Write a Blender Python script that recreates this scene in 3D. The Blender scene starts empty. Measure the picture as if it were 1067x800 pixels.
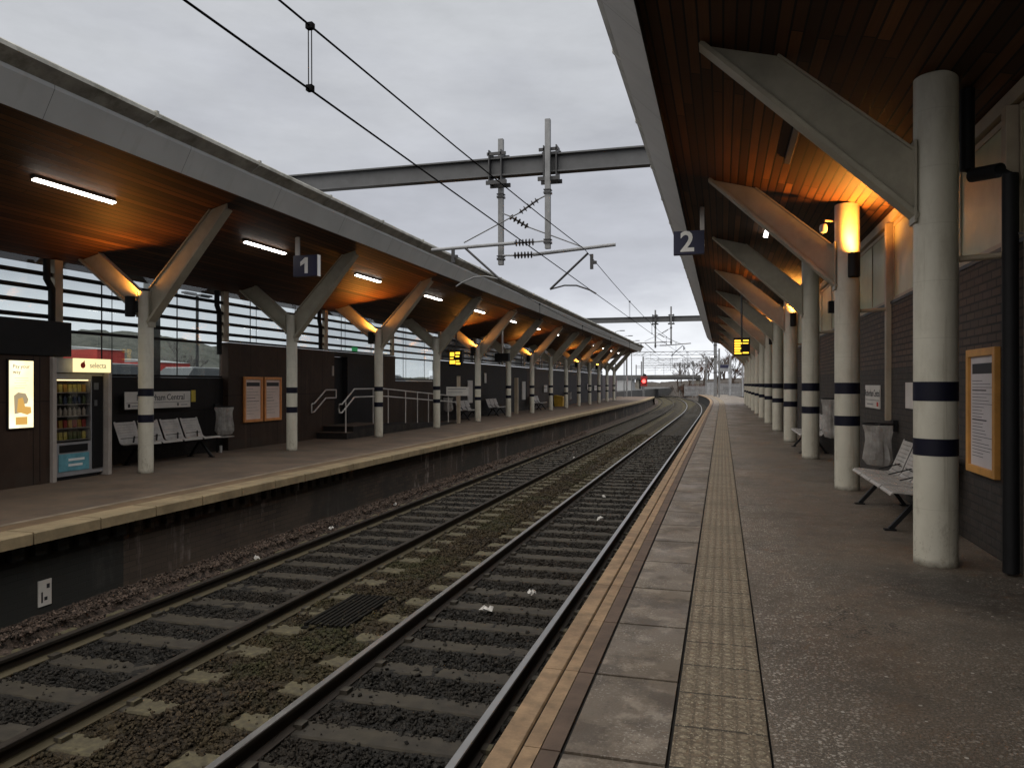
import bpy, bmesh, math, random
import numpy as np
from mathutils import Vector, Matrix
random.seed(7)
R = math.radians
S = bpy.context.scene
COL = S.collection

# ------------------------------------------------------------------ materials
class NT:
    def __init__(s, name):
        s.m = bpy.data.materials.new(name); s.m.use_nodes = True
        s.t = s.m.node_tree; s.n = s.t.nodes; s.l = s.t.links
        s.b = s.n['Principled BSDF']; s.out = s.n['Material Output']
        s.co = s.n.new('ShaderNodeTexCoord').outputs['Object']
        s._sep = None
    def new(s, typ, **kw):
        n = s.n.new(typ)
        for k, v in kw.items(): setattr(n, k, v)
        return n
    def link(s, a, b): s.l.new(a, b)
    def put(s, inp, v):
        if hasattr(v, 'links') or isinstance(v, bpy.types.NodeSocket): s.l.new(v, inp)
        elif isinstance(v, (tuple, list)):
            inp.default_value = tuple(v) + (1,) if len(v) == 3 and len(inp.default_value) == 4 else tuple(v)
        else: inp.default_value = v
    def math(s, op, a, b=0.0, c=None, clamp=False):
        n = s.new('ShaderNodeMath', operation=op, use_clamp=clamp)
        s.put(n.inputs[0], a); s.put(n.inputs[1], b)
        if c is not None: s.put(n.inputs[2], c)
        return n.outputs[0]
    def xyz(s):
        if not s._sep:
            s._sep = s.new('ShaderNodeSeparateXYZ'); s.link(s.co, s._sep.inputs[0])
        return s._sep.outputs
    def scale(s, v, vec=None):
        n = s.new('ShaderNodeMapping'); s.link(vec or s.co, n.inputs[0]); n.inputs['Scale'].default_value = v
        return n.outputs[0]
    def noise(s, sc=5, det=4, rough=.6, vec=None, out='Fac'):
        n = s.new('ShaderNodeTexNoise'); s.link(vec or s.co, n.inputs['Vector'])
        n.inputs['Scale'].default_value = sc; n.inputs['Detail'].default_value = det; n.inputs['Roughness'].default_value = rough
        return n.outputs[out]
    def white(s, vec):
        n = s.new('ShaderNodeTexWhiteNoise', noise_dimensions='3D'); s.link(vec, n.inputs['Vector']); return n.outputs['Value']
    def comb(s, x=0., y=0., z=0.):
        n = s.new('ShaderNodeCombineXYZ')
        for i, v in enumerate((x, y, z)): s.put(n.inputs[i], v)
        return n.outputs[0]
    def voro(s, sc, feat='F1', vec=None, out='Distance'):
        n = s.new('ShaderNodeTexVoronoi', feature=feat); s.link(vec or s.co, n.inputs['Vector']); n.inputs['Scale'].default_value = sc
        return n.outputs[out]
    def ramp(s, fac, stops):
        n = s.new('ShaderNodeValToRGB'); s.put(n.inputs[0], fac); e = n.color_ramp.elements
        while len(e) < len(stops): e.new(.5)
        for q, (p, c) in zip(e, stops):
            q.position = p; q.color = (c, c, c, 1) if isinstance(c, (int, float)) else tuple(c) + (1,)
        return n.outputs[0]
    def mix(s, f, a, b, blend='MIX'):
        n = s.new('ShaderNodeMix', data_type='RGBA', blend_type=blend)
        s.put(n.inputs[0], f); s.put(n.inputs[6], a); s.put(n.inputs[7], b)
        return n.outputs[2]
    def bump(s, h, st=.3, d=.01):
        n = s.new('ShaderNodeBump'); s.put(n.inputs['Height'], h); n.inputs['Strength'].default_value = st; n.inputs['Distance'].default_value = d
        s.link(n.outputs[0], s.b.inputs['Normal']); return n
    def set(s, **kw):
        for k, v in kw.items(): s.put(s.b.inputs[k.replace('_', ' ')], v)
        return s.m

def mul(c, k): return tuple(min(1, x * k) for x in c)
def plain(name, c, rough=.6, var=.35, sc=3., metal=0., bump=.0, spec=.5, dirt=None):
    t = NT(name)
    f = t.noise(sc, 5, .65)
    col = t.mix(t.ramp(f, [(.3, 0.), (.7, 1.)]), mul(c, 1 - var), mul(c, 1 + var * .6))
    if dirt:
        d = t.ramp(t.noise(1.7, 6, .7), [(.5, 0.), (.68, 1.)])
        col = t.mix(t.math('MULTIPLY', d, .8), col, dirt)
    if bump: t.bump(t.noise(sc * 12, 3), bump, .004)
    return t.set(Base_Color=col, Roughness=rough, Metallic=metal, Specular_IOR_Level=spec)
def emit(name, c, st):
    t = NT(name); return t.set(Base_Color=(.02, .02, .02), Emission_Color=c, Emission_Strength=st, Roughness=.4)
def glass(name, tint=(.9, .92, .93), refl=1.0, rough=.02):
    t = NT(name)
    tr = t.new('ShaderNodeBsdfTransparent'); tr.inputs[0].default_value = tint + (1,)
    gl = t.new('ShaderNodeBsdfGlossy'); gl.inputs['Roughness'].default_value = rough; gl.inputs[0].default_value = (refl, refl, refl, 1)
    g_ = t.new('ShaderNodeNewGeometry'); dp = t.new('ShaderNodeVectorMath', operation='DOT_PRODUCT'); t.link(g_.outputs['Normal'], dp.inputs[0]); t.link(g_.outputs['Incoming'], dp.inputs[1])
    fr = t.math('MULTIPLY_ADD', t.math('POWER', t.math('SUBTRACT', 1., t.math('ABSOLUTE', dp.outputs['Value'])), 5.), .92, .04)
    mx = t.new('ShaderNodeMixShader'); t.link(fr, mx.inputs[0]); t.link(tr.outputs[0], mx.inputs[1]); t.link(gl.outputs[0], mx.inputs[2])
    t.link(mx.outputs[0], t.out.inputs[0]); return t.m

M = {}
M['rusty_dark'] = plain('rusty_dark', (.013, .012, .010), .85, .4, 8, spec=.1)
M['steel'] = plain('galvanised_steel', (.175, .18, .185), .55, .3, 4, .6)
M['beam_grey'] = plain('beam_grey_paint', (.070, .073, .077), .6, .3, 2)
M['dark_metal'] = plain('dark_metal', (.022, .023, .026), .5, .4, 4)
M['black'] = plain('black_paint', (.008, .008, .009), .6, .3, 5, spec=.25)
M['rail_white'] = plain('pale_handrail_paint', (.5, .47, .44), .45, .2, 4)
M['seat_metal'] = plain('perforated_seat_paint', (.40, .375, .35), .5, .25, 6)
M['white_board'] = plain('white_board', (.62, .59, .55), .45, .15, 2)
M['navy'] = plain('navy_paint', (.003, .0035, .015), .6, .2, 5, spec=.3)
M['sign_blue'] = plain('sign_blue', (.005, .007, .038), .5, .2, 3)
M['sign_white'] = plain('sign_white', (.75, .75, .73), .5, .1, 3)
M['ink'] = plain('ink', (.02, .02, .025), .6, .1, 3)
M['red_ink'] = plain('red_ink', (.5, .03, .015), .6, .1, 3)
M['grey_ink'] = plain('grey_ink', (.2, .2, .22), .6, .1, 3)
M['yellow_plate'] = plain('yellow_plate', (.55, .42, .05), .5, .2, 3)
M['yellow_bin'] = plain('yellow_grit_bin', (.55, .33, .04), .5, .25, 3)
M['orange_frame'] = plain('orange_frame', (.62, .30, .07), .45, .2, 5)
M['copper_frame'] = plain('copper_frame', (.68, .28, .09), .45, .2, 5)
M['paper'] = plain('poster_paper', (.62, .57, .58), .5, .12, 2)
M['paper_warm'] = plain('poster_paper_warm', (.74, .60, .53), .5, .12, 2)
M['brown_panel'] = plain('brown_panel', (.040, .025, .0175), .65, .3, 1.2, bump=.05, spec=.25)
M['dark_panel'] = plain('dark_panel', (.012, .010, .010), .8, .4, 1.2, spec=.12)
M['navy_panel'] = plain('navy_panel', (.013, .013, .016), .8, .4, 1.2, spec=.12)
M['glaze_far'] = plain('mottled_glass', (.085, .09, .088), .18, .5, .35, spec=.5)  # opaque mottling paints reflections and the dark behind into the pane
def panel(name, c, zj):
    t = NT(name); x, y, z = t.xyz()
    col = t.mix(t.ramp(t.noise(1.1, 6, .7), [(.3, 0.), (.7, 1.)]), mul(c, .65), mul(c, 1.3))
    stk = t.ramp(t.noise(1., 6, .7, t.scale((5, 5, .35))), [(.55, 0.), (.72, .8)]); col = t.mix(stk, col, mul(c, 2.0))
    low = t.math('MULTIPLY', t.ramp(t.noise(3, 5, .7), [(.4, 0.), (.6, 1.)]), t.math('LESS_THAN', z, .25)); col = t.mix(t.math('MULTIPLY', low, .5), col, (.05, .042, .034))
    q = t.math('DIVIDE', y, 1.18); q = t.math('SUBTRACT', q, t.math('FLOOR', q)); jn = t.math('LESS_THAN', q, .012)
    jn = t.math('MAXIMUM', jn, t.math('LESS_THAN', t.math('ABSOLUTE', t.math('SUBTRACT', z, zj)), .007))
    col = t.mix(t.math('MULTIPLY', jn, .9), col, (.003, .003, .003))
    t.bump(t.math('MULTIPLY', jn, -1.), .5, .006)
    return t.set(Base_Color=col, Roughness=.6, Specular_IOR_Level=.22)
M['brown_panel'] = panel('brown_panel', (.044, .027, .019), 1.32); M['dark_panel'] = panel('dark_panel', (.013, .011, .011), 1.0); M['navy_panel'] = panel('navy_panel', (.015, .014, .016), 1.3)
M['tread'] = plain('step_tread', (.07, .045, .03), .8, .4, 4)
M['cream_post'] = plain('cream_post_paint', (.40, .33, .24), .5, .25, 2)
M['vend_grey'] = plain('vending_grey', (.27, .27, .28), .4, .2, 3)
M['vend_frame'] = plain('vending_frame', (.38, .34, .31), .4, .2, 3)
M['vend_in'] = plain('vending_inside', (.05, .04, .03), .6, .3, 4)
M['vend_blue'] = plain('vending_advert', (.12, .33, .40), .4, .35, 5)
M['red_shed'] = plain('red_shed', (.42, .04, .03), .6, .3, .3)
M['shed_grey'] = plain('shed_grey', (.3, .31, .32), .6, .2, .3)
M['shed_dark'] = plain('shed_dark', (.09, .09, .09), .7, .3, .5)
M['car_silver'] = plain('car_silver', (.5, .52, .54), .25, .1, 1, .3)
M['car_glass'] = plain('car_glass', (.03, .035, .04), .08, .1, 1)
M['tyre'] = plain('tyre', (.015, .015, .015), .8, .2, 4)
M['concrete'] = plain('concrete', (.20, .185, .16), .85, .35, 2.5, bump=.2, dirt=(.1, .085, .06))
M['fence_grey'] = plain('fence_grey', (.24, .25, .265), .6, .3, 2)
M['fence_dark'] = plain('fence_dark', (.03, .032, .038), .6, .3, 2)
M['bark'] = plain('bark', (.05, .036, .026), .9, .5, 6, bump=.4)
M['twig'] = plain('twig', (.055, .038, .028), .9, .4, 3)
M['twig_red'] = plain('twig_red', (.075, .036, .024), .9, .4, 3)
M['twig_hazed'] = plain('hazed_twig', (.16, .155, .15), .9, .3, 3)  # pale grey puts haze and window reflections into the twig colour
M['bank'] = plain('brown_bank', (.040, .031, .024), .95, .6, .9, bump=.3)
M['leaf'] = plain('leaf', (.035, .042, .018), .8, .6, 1.5)
M['ceramic'] = plain('brown_insulator', (.035, .03, .03), .35, .3, 6)
M['wire'] = plain('wire', (.012, .012, .013), .9, .2, 1, spec=.05)
M['litter'] = plain('litter', (.50, .485, .46), .6, .2, 8)
M['lamp_on'] = emit('strip_lamp', (1., .93, .84), 10.)
M['strip_off'] = plain('strip_housing', (.10, .095, .09), .4, .2, 4)
M['lens_on'] = emit('uplight_lens', (1., .5, .12), 10.)
M['led'] = emit('led_amber', (1., .55, .04), 1.3)
M['red_lamp'] = emit('signal_red', (1., .035, .03), 6.)
M['signal_bloom'] = plain('signal_head_bloom', (.25, .012, .012), .6, .3, 2)  # head coloured red to paint the bloom round its lit lamp
M['lamp_white'] = emit('far_lamp', (1., .95, .9), 6.)
M['advert_lit'] = None
M['header_lit'] = emit('header_lit', (1., .80, .40), .8)
M['vend_tube'] = emit('vending_tube', (1., .75, .4), 1.6)
M['pane'] = glass('window_pane', (.86, .89, .89))
M['pane_mach'] = glass('machine_pane', (.85, .85, .85))
M['green_sign'] = emit('green_sign', (.02, .25, .08), .35)

# warm backlit poster: cream with paler/warmer bands
t = NT('advert_lit')
c = t.mix(t.ramp(t.noise(2.5, 2), [(.35, 0.), (.65, 1.)]), (1., .80, .42), (1., .90, .62))
M['advert_lit'] = t.set(Base_Color=(.05, .05, .05), Emission_Color=c, Emission_Strength=.95)
for k, c_ in (('advert_art', (.75, .42, .10)), ('advert_ink', (.16, .11, .05)), ('advert_grey', (.42, .33, .2))):
    M[k] = emit(k, c_, .6)

# wood soffit: boards along Y
t = NT('wood_soffit'); x, y, z = t.xyz()
bx = t.math('DIVIDE', x, .112); ix = t.math('FLOOR', bx); fx = t.math('SUBTRACT', bx, ix)
off = t.math('MULTIPLY', t.white(t.comb(ix, 3.3, 0.)), 3.)
by = t.math('DIVIDE', t.math('ADD', y, off), 4.9); iy = t.math('FLOOR', by); fy = t.math('SUBTRACT', by, iy)
rnd = t.white(t.comb(ix, iy, 1.7))
grain = t.noise(1., 6, .7, t.scale((38, 1.1, 38)))
big = t.noise(.55, 3, .5)
k = t.math('ADD', t.math('MULTIPLY', rnd, .65), t.math('MULTIPLY', grain, .55))
col = t.ramp(k, [(.12, (.016, .006, .0022)), (.45, (.046, .0175, .0055)), (.75, (.085, .034, .0115)), (1., (.165, .070, .026))])
col = t.mix(t.math('MULTIPLY', t.ramp(big, [(.45, 0.), (.7, 1.)]), .45), col, (.026, .010, .0035))
gap = t.math('MAXIMUM', t.math('LESS_THAN', fx, .17), t.math('LESS_THAN', fy, .0035))
col = t.mix(gap, col, (.002, .001, .0005))
t.bump(t.math('SUBTRACT', t.math('MULTIPLY', grain, .12), t.math('MULTIPLY', gap, 1.)), .7, .012)
M['wood'] = t.set(Base_Color=col, Roughness=t.ramp(grain, [(0., .55), (1., .72)]), Specular_IOR_Level=.28)

# dark brick wall (y,z)
t = NT('dark_brick'); x, y, z = t.xyz()
b = t.new('ShaderNodeTexBrick'); t.link(t.comb(y, z, 0.), b.inputs['Vector'])
b.inputs['Scale'].default_value = 1.; b.inputs['Brick Width'].default_value = .25; b.inputs['Row Height'].default_value = .083
b.inputs['Mortar Size'].default_value = .012; b.inputs['Mortar Smooth'].default_value = .2
b.inputs['Color1'].default_value = (.108, .070, .050, 1); b.inputs['Color2'].default_value = (.070, .048, .037, 1); b.inputs['Mortar'].default_value = (.012, .009, .008, 1)
col = t.mix(t.ramp(t.noise(2.2, 5), [(.35, 0.), (.7, .55)]), b.outputs['Color'], (.045, .036, .032))
t.bump(t.math('ADD', t.math('MULTIPLY', b.outputs['Fac'], -1.), t.math('MULTIPLY', t.noise(60, 3), .25)), .6, .008)
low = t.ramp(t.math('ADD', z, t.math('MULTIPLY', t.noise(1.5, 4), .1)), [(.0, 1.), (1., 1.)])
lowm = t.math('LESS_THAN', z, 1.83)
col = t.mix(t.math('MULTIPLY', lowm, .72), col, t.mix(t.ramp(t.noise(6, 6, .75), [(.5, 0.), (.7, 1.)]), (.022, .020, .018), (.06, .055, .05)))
M['brick'] = t.set(Base_Color=col, Roughness=.75)

# platform wall: sooty brick with pale streaks
t = NT('platform_wall'); x, y, z = t.xyz()
b = t.new('ShaderNodeTexBrick'); t.link(t.comb(y, z, 0.), b.inputs['Vector'])
b.inputs['Scale'].default_value = 1.; b.inputs['Brick Width'].default_value = .23; b.inputs['Row Height'].default_value = .077; b.inputs['Mortar Size'].default_value = .006
b.inputs['Color1'].default_value = (.062, .044, .031, 1); b.inputs['Color2'].default_value = (.034, .025, .019, 1); b.inputs['Mortar'].default_value = (.018, .015, .012, 1)
st = t.math('MULTIPLY', t.ramp(t.noise(1., 5, .6, t.scale((1, 3.4, .5))), [(.54, 0.), (.66, 1.)]), t.ramp(t.noise(4, 4), [(.42, 0.), (.58, 1.)]))
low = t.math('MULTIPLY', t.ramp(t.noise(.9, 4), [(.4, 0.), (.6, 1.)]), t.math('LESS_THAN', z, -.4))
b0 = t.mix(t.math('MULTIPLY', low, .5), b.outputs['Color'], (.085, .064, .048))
st = t.math('MULTIPLY', st, t.ramp(t.noise(.11, 2), [(.40, .15), (.50, 1.)]))
col = t.mix(t.math('MULTIPLY', st, .95), b0, (.30, .26, .235))
col = t.mix(t.ramp(t.noise(.5, 5), [(.48, 0.), (.60, .75)]), col, (.022, .020, .017))
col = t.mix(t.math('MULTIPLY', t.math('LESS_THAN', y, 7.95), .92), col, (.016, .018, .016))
t.bump(t.math('MULTIPLY', b.outputs['Fac'], -1.), .5, .006)
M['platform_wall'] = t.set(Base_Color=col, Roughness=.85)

# ballast and track stones
def ballast(name, lum):
    t = NT(name); x, y, z = t.xyz()
    cell = t.voro(26, out='Color'); sc = t.new('ShaderNodeSeparateColor'); t.link(cell, sc.inputs[0])
    r1 = sc.outputs[0]
    six = t.mix(r1, mul((.012, .0085, .0045), lum), mul((.070, .050, .029), lum))
    six = t.mix(t.ramp(t.noise(1.3, 4), [(.42, 0.), (.62, .8)]), six, mul((.055, .041, .018), lum))
    six = t.mix(t.math('MULTIPLY', t.ramp(t.noise(.8, 5, .7), [(.50, 0.), (.62, .8)]), t.ramp(t.noise(6, 3), [(.35, .3), (.6, 1.)])), six, mul((.040, .042, .014), lum))
    four = t.mix(r1, mul((.008, .0074, .0065), lum), mul((.036, .032, .026), lum))
    four = t.mix(t.ramp(t.noise(.6, 3), [(.45, 0.), (.65, .6)]), four, mul((.026, .019, .012), lum))
    cess = t.mix(r1, mul((.014, .010, .007), lum), mul((.16, .115, .09), lum))
    yy = t.math('MAXIMUM', t.math('SUBTRACT', y, 60.), 0.)
    xs = t.math('ADD', x, t.math('MULTIPLY', t.math('MULTIPLY', yy, yy), .00078))
    xs = t.math('ADD', xs, t.math('MULTIPLY', t.math('SUBTRACT', t.noise(3, 3), .5), .3))
    in_r = t.math('MULTIPLY', t.math('GREATER_THAN', xs, -3.3), t.math('LESS_THAN', xs, 0.))
    in_l = t.math('MULTIPLY', t.math('GREATER_THAN', xs, -6.45), t.math('LESS_THAN', xs, -4.8))
    col = t.mix(t.math('MAXIMUM', in_r, in_l), six, four)
    col = t.mix(t.math('LESS_THAN', xs, -6.5), col, cess)
    t.bump(t.voro(30), .8, .03)
    return t.set(Base_Color=col, Roughness=.85, Specular_IOR_Level=.3)
M['ballast'] = ballast('ballast_bed', .6)
M['stone'] = ballast('ballast_stone', .92)

# sleepers: dull concrete, lichen on the ends that show beyond the rails
t = NT('sleeper_concrete'); x, y, z = t.xyz()
ax = t.math('ABSOLUTE', x)
endm = t.math('MULTIPLY', t.math('GREATER_THAN', ax, .86), t.ramp(t.noise(3, 4), [(.3, .35), (.6, 1.)]))
mid = t.mix(t.ramp(t.noise(7, 5), [(.35, 0.), (.65, 1.)]), (.018, .0145, .010), (.040, .033, .023))
mid = t.mix(t.ramp(t.noise(1.3, 3), [(.5, 0.), (.7, .6)]), mid, (.045, .037, .021))
lich = t.mix(t.ramp(t.noise(14, 4), [(.4, 0.), (.65, 1.)]), (.062, .052, .028), (.12, .103, .053))
t.bump(t.noise(50, 3), .4, .006)
M['sleeper'] = t.set(Base_Color=t.mix(endm, mid, lich), Roughness=.85)

# rail steel
t = NT('rail_steel'); x, y, z = t.xyz()
top = t.ramp(z, [(0., 0.), (1., 0.)])
topm = t.math('GREATER_THAN', z, -.001)
col = t.mix(topm, t.mix(t.noise(5, 4), (.014, .011, .009), (.045, .032, .022)), t.mix(t.noise(2, 3), (.26, .25, .24), (.42, .41, .40)))
M['rail'] = t.set(Base_Color=col, Metallic=t.math('MULTIPLY', topm, .9), Roughness=t.math('SUBTRACT', .8, t.math('MULTIPLY', topm, .46)))

t = NT('dark_rail'); x, y, z = t.xyz()  # dark head and web, paler brown foot
col = t.mix(t.math('LESS_THAN', z, -.115), t.mix(t.noise(5, 4), (.012, .010, .008), (.034, .026, .019)), t.mix(t.noise(4, 4), (.05, .041, .024), (.10, .083, .05)))
M['rail_dull'] = t.set(Base_Color=col, Roughness=.75, Specular_IOR_Level=.25)
# asphalt with pale grit
t = NT('platform_asphalt'); x, y, z = t.xyz()
base = t.mix(t.ramp(t.noise(.55, 5, .62), [(.36, 0.), (.64, 1.)]), (.165, .138, .108), (.215, .155, .107))
base = t.mix(t.ramp(t.noise(.30, 5, .7), [(.45, 0.), (.60, .8)]), base, (.098, .074, .054))
base = t.mix(t.math('MULTIPLY', t.ramp(t.noise(1.3, 6, .7), [(.50, 0.), (.66, .7)]), t.ramp(x, [(.35, 0.), (.6, 1.)])), base, (.085, .068, .052))
# damp stain round the foot of the thick column, dragged along the platform
dx = t.math('MULTIPLY', t.math('SUBTRACT', x, 2.1), .75); dy = t.math('MULTIPLY', t.math('SUBTRACT', y, 6.5), 1.)
rr = t.math('SQRT', t.math('ADD', t.math('MULTIPLY', dx, dx), t.math('MULTIPLY', dy, dy)))
stn = t.ramp(t.math('ADD', rr, t.math('MULTIPLY', t.math('SUBTRACT', t.noise(2.2, 6, .7), .5), 1.1)), [(.45, .92), (1., 0.)])
base = t.mix(stn, base, (.020, .016, .013))
fine = t.noise(70, 3, .7)
base = t.mix(t.ramp(fine, [(.36, 0.), (.64, 1.)]), mul((.085, .072, .058), .8), base)
mask = t.math('MULTIPLY', t.ramp(t.noise(.9, 6, .7), [(.34, .25), (.58, 1.)]), t.ramp(t.noise(7, 4, .7), [(.36, .25), (.56, 1.)]))
mask = t.math('MULTIPLY', mask, t.ramp(x, [(.45, 1.), (.95, .45)]))
v1 = t.voro(42, out='Color'); sc_ = t.new('ShaderNodeSeparateColor'); t.link(v1, sc_.inputs[0])
g1 = t.math('MULTIPLY', t.math('LESS_THAN', t.voro(42), .34), t.math('GREATER_THAN', sc_.outputs[0], .35))
g2 = t.math('GREATER_THAN', t.noise(95, 2, .5), .60)
cr = t.new('ShaderNodeVectorMath', operation='ADD'); t.link(t.co, cr.inputs[0]); t.link(t.noise(3, 4, .7, out='Color'), cr.inputs[1])
crk = t.math('MULTIPLY', t.math('LESS_THAN', t.voro(.55, 'DISTANCE_TO_EDGE', cr.outputs[0]), .006), t.ramp(t.noise(.5, 3), [(.45, 0.), (.55, 1.)]))
base = t.mix(t.math('MULTIPLY', crk, .8), base, (.02, .016, .012))
py_ = t.math('MULTIPLY', t.math('GREATER_THAN', y, 14.2), t.math('LESS_THAN', y, 17.6)); base = t.mix(t.math('MULTIPLY', py_, .35), base, (.09, .076, .062))
grit = t.math('MULTIPLY', t.math('MAXIMUM', g1, t.math('MULTIPLY', g2, .8)), mask)
v2 = t.voro(11, out='Color'); sc2 = t.new('ShaderNodeSeparateColor'); t.link(v2, sc2.inputs[0])
g3 = t.math('MULTIPLY', t.math('LESS_THAN', t.voro(11), .11), t.math('GREATER_THAN', sc2.outputs[1], .72))
base = t.mix(t.math('MULTIPLY', grit, .85), base, (.52, .475, .41))
base = t.mix(g3, base, (.42, .39, .35))
t.bump(t.math('ADD', t.noise(80, 3), t.math('MULTIPLY', t.noise(12, 4), .6)), .6, .008)
M['asphalt'] = t.set(Base_Color=base, Roughness=t.ramp(t.noise(.8, 6, .65), [(.35, .36), (.62, .8)]), Specular_IOR_Level=.45)
# left platform
M['asphalt_far'] = plain('far_platform_asphalt', (.115, .080, .055), .8, .45, 1.1, bump=.3, dirt=(.07, .06, .05))
# slabs
t = NT('paving_slab'); x, y, z = t.xyz()
iy = t.math('FLOOR', t.math('DIVIDE', t.math('ADD', y, .3), .92)); rnd = t.white(t.comb(iy, 2.2, 0.))
base = t.mix(rnd, (.128, .101, .074), (.168, .134, .100))
base = t.mix(t.ramp(t.noise(3.6, 9, .75), [(.52, 0.), (.60, .75)]), base, (.27, .225, .175))
base = t.mix(t.ramp(t.noise(2.4, 8, .72), [(.50, 0.), (.58, .8)]), base, (.075, .057, .041))
spk = t.math('MULTIPLY', t.ramp(t.noise(62, 3), [(.57, 0.), (.63, 1.)]), t.ramp(t.noise(2.0, 6, .7), [(.45, .05), (.6, 1.)]))
base = t.mix(t.math('MULTIPLY', spk, .85), base, (.38, .35, .30))
t.bump(t.math('ADD', t.noise(70, 4), t.math('MULTIPLY', t.noise(6, 3), .5)), .45, .006)
M['slab'] = t.set(Base_Color=base, Roughness=t.ramp(t.noise(1.6, 4), [(.3, .42), (.7, .8)]))
# tactile blister paving
t = NT('tactile'); x, y, z = t.xyz()
def cell(v, o): 
    q = t.math('DIVIDE', t.math('ADD', v, o), .0667); return t.math('SUBTRACT', t.math('SUBTRACT', q, t.math('FLOOR', q)), .5)
cx_, cy_ = cell(x, .2), cell(y, 0.)
d = t.math('SQRT', t.math('ADD', t.math('MULTIPLY', cx_, cx_), t.math('MULTIPLY', cy_, cy_)))
dome = t.ramp(d, [(.2, 1.), (.34, 0.)])
base = t.mix(t.ramp(t.noise(5, 5, .7), [(.35, 0.), (.65, 1.)]), (.150, .112, .074), (.225, .175, .120))
base = t.mix(t.math('MULTIPLY', dome, t.ramp(t.noise(12, 3), [(.3, .45), (.7, 1.)])), base, (.30, .25, .17))
lnx = t.math('MULTIPLY', t.math('GREATER_THAN', t.math('ABSOLUTE', cx_), .41), .32); base = t.mix(lnx, base, (.04, .031, .018))
ty = t.math('DIVIDE', y, .4); tx = t.math('DIVIDE', t.math('ADD', x, .2), .4)
jt = t.math('LESS_THAN', t.math('ADD', t.math('SUBTRACT', ty, t.math('FLOOR', ty)), t.math('MULTIPLY', t.math('SUBTRACT', t.noise(20, 3), .5), .03)), .042)
base = t.mix(t.math('MULTIPLY', jt, .95), base, (.035, .028, .02))
spk = t.ramp(t.noise(60, 4, .7), [(.48, 0.), (.56, 1.)])
base = t.mix(t.math('MULTIPLY', spk, .5), base, (.045, .036, .024))
spk2 = t.ramp(t.noise(75, 3, .6, vec=t.scale((1, 1, 2))), [(.59, 0.), (.64, .8)])
base = t.mix(spk2, base, (.46, .40, .29))
base = t.mix(t.ramp(t.noise(.9, 5), [(.5, 0.), (.66, .6)]), base, (.115, .09, .06))
t.bump(t.math('ADD', dome, t.math('MULTIPLY', t.noise(90, 3), .5)), .6, .006)
M['tactile'] = t.set(Base_Color=base, Roughness=.8)
M['coping'] = plain('tan_coping', (.285, .188, .105), .75, .45, 7, bump=.4, dirt=(.15, .095, .055))
M['coping_dark'] = plain('brown_coping', (.105, .068, .046), .75, .4, 4, bump=.3)
M['coping_far'] = plain('pale_coping', (.26, .20, .115), .8, .35, 2.2, bump=.3, dirt=(.15, .11, .06))
M['coping_far_top'] = plain('worn_coping_top', (.14, .09, .048), .8, .4, 2.2, bump=.3)
M['line_far'] = plain('worn_line', (.20, .16, .115), .8, .4, 2.5)
M['joint'] = plain('joint_dirt', (.007, .0055, .004), .9, .4, 5)
# column paint
t = NT('column_paint'); x, y, z = t.xyz()
base = t.mix(t.ramp(t.noise(2.4, 5), [(.3, 0.), (.7, 1.)]), (.53, .505, .42), (.61, .585, .495))
chip = t.math('MULTIPLY', t.ramp(t.noise(26, 4, .7), [(.63, 0.), (.67, 1.)]), t.ramp(z, [(0., 1.), (.45, .25), (.9, .0)]))
base = t.mix(t.math('MULTIPLY', chip, .8), base, (.13, .09, .06))
foot = t.ramp(t.math('ADD', z, t.math('MULTIPLY', t.noise(9, 4, .7), .12)), [(.05, .9), (.13, 0.)])
base = t.mix(foot, base, (.06, .045, .03))
scuf = t.math('MULTIPLY', t.ramp(t.noise(9, 7, .78, t.scale((1, 1, .5))), [(.54, 0.), (.62, 1.)]), t.ramp(z, [(.1, .9), (.75, .15)]))
base = t.mix(t.math('MULTIPLY', scuf, .55), base, (.20, .165, .115))
drip = t.ramp(t.noise(1., 5, .65, t.scale((16, 16, .5))), [(.60, 0.), (.70, 1.)])
base = t.mix(t.math('MULTIPLY', drip, .35), base, (.22, .18, .12))
grime = t.math('MULTIPLY', t.ramp(t.noise(5, 5, .7, t.scale((1, 1, .25))), [(.5, 0.), (.72, 1.)]), .35)
base = t.mix(grime, base, (.24, .20, .14))
ring = t.math('DIVIDE', z, .5); ring = t.math('LESS_THAN', t.math('SUBTRACT', ring, t.math('FLOOR', ring)), .01)
base = t.mix(t.math('MULTIPLY', ring, .25), base, (.2, .17, .12))
M['column'] = t.set(Base_Color=base, Roughness=.5)
M['arm'] = plain('arm_paint', (.40, .37, .29), .5, .22, 2.2, bump=.08, dirt=(.31, .28, .22))
t = NT('fascia_metal'); x, y, z = t.xyz()
base = t.mix(t.ramp(t.noise(1.2, 4), [(.3, 0.), (.7, 1.)]), (.40, .40, .385), (.47, .47, .45))
jn = t.math('DIVIDE', y, 2.38); jn = t.math('LESS_THAN', t.math('SUBTRACT', jn, t.math('FLOOR', jn)), .004)
base = t.mix(t.math('MULTIPLY', jn, .8), base, (.05, .05, .045))
strk = t.ramp(t.noise(1., 5, .6, t.scale((.8, 6, .8))), [(.58, 0.), (.78, .5)])
base = t.mix(strk, base, (.28, .27, .23))
M['fascia'] = t.set(Base_Color=base, Roughness=.55)
M['gutter'] = plain('gutter_grey', (.34, .335, .30), .6, .4, 2.5, dirt=(.10, .10, .07))
M['roof'] = plain('roof_sheet', (.15, .15, .15), .6, .3, 1)
M['glaze_opaque'] = plain('clerestory_glass', (.42, .43, .28), .35, .35, .8, spec=.4)  # matte pale green stands in for skylight coming through the glazing
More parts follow.
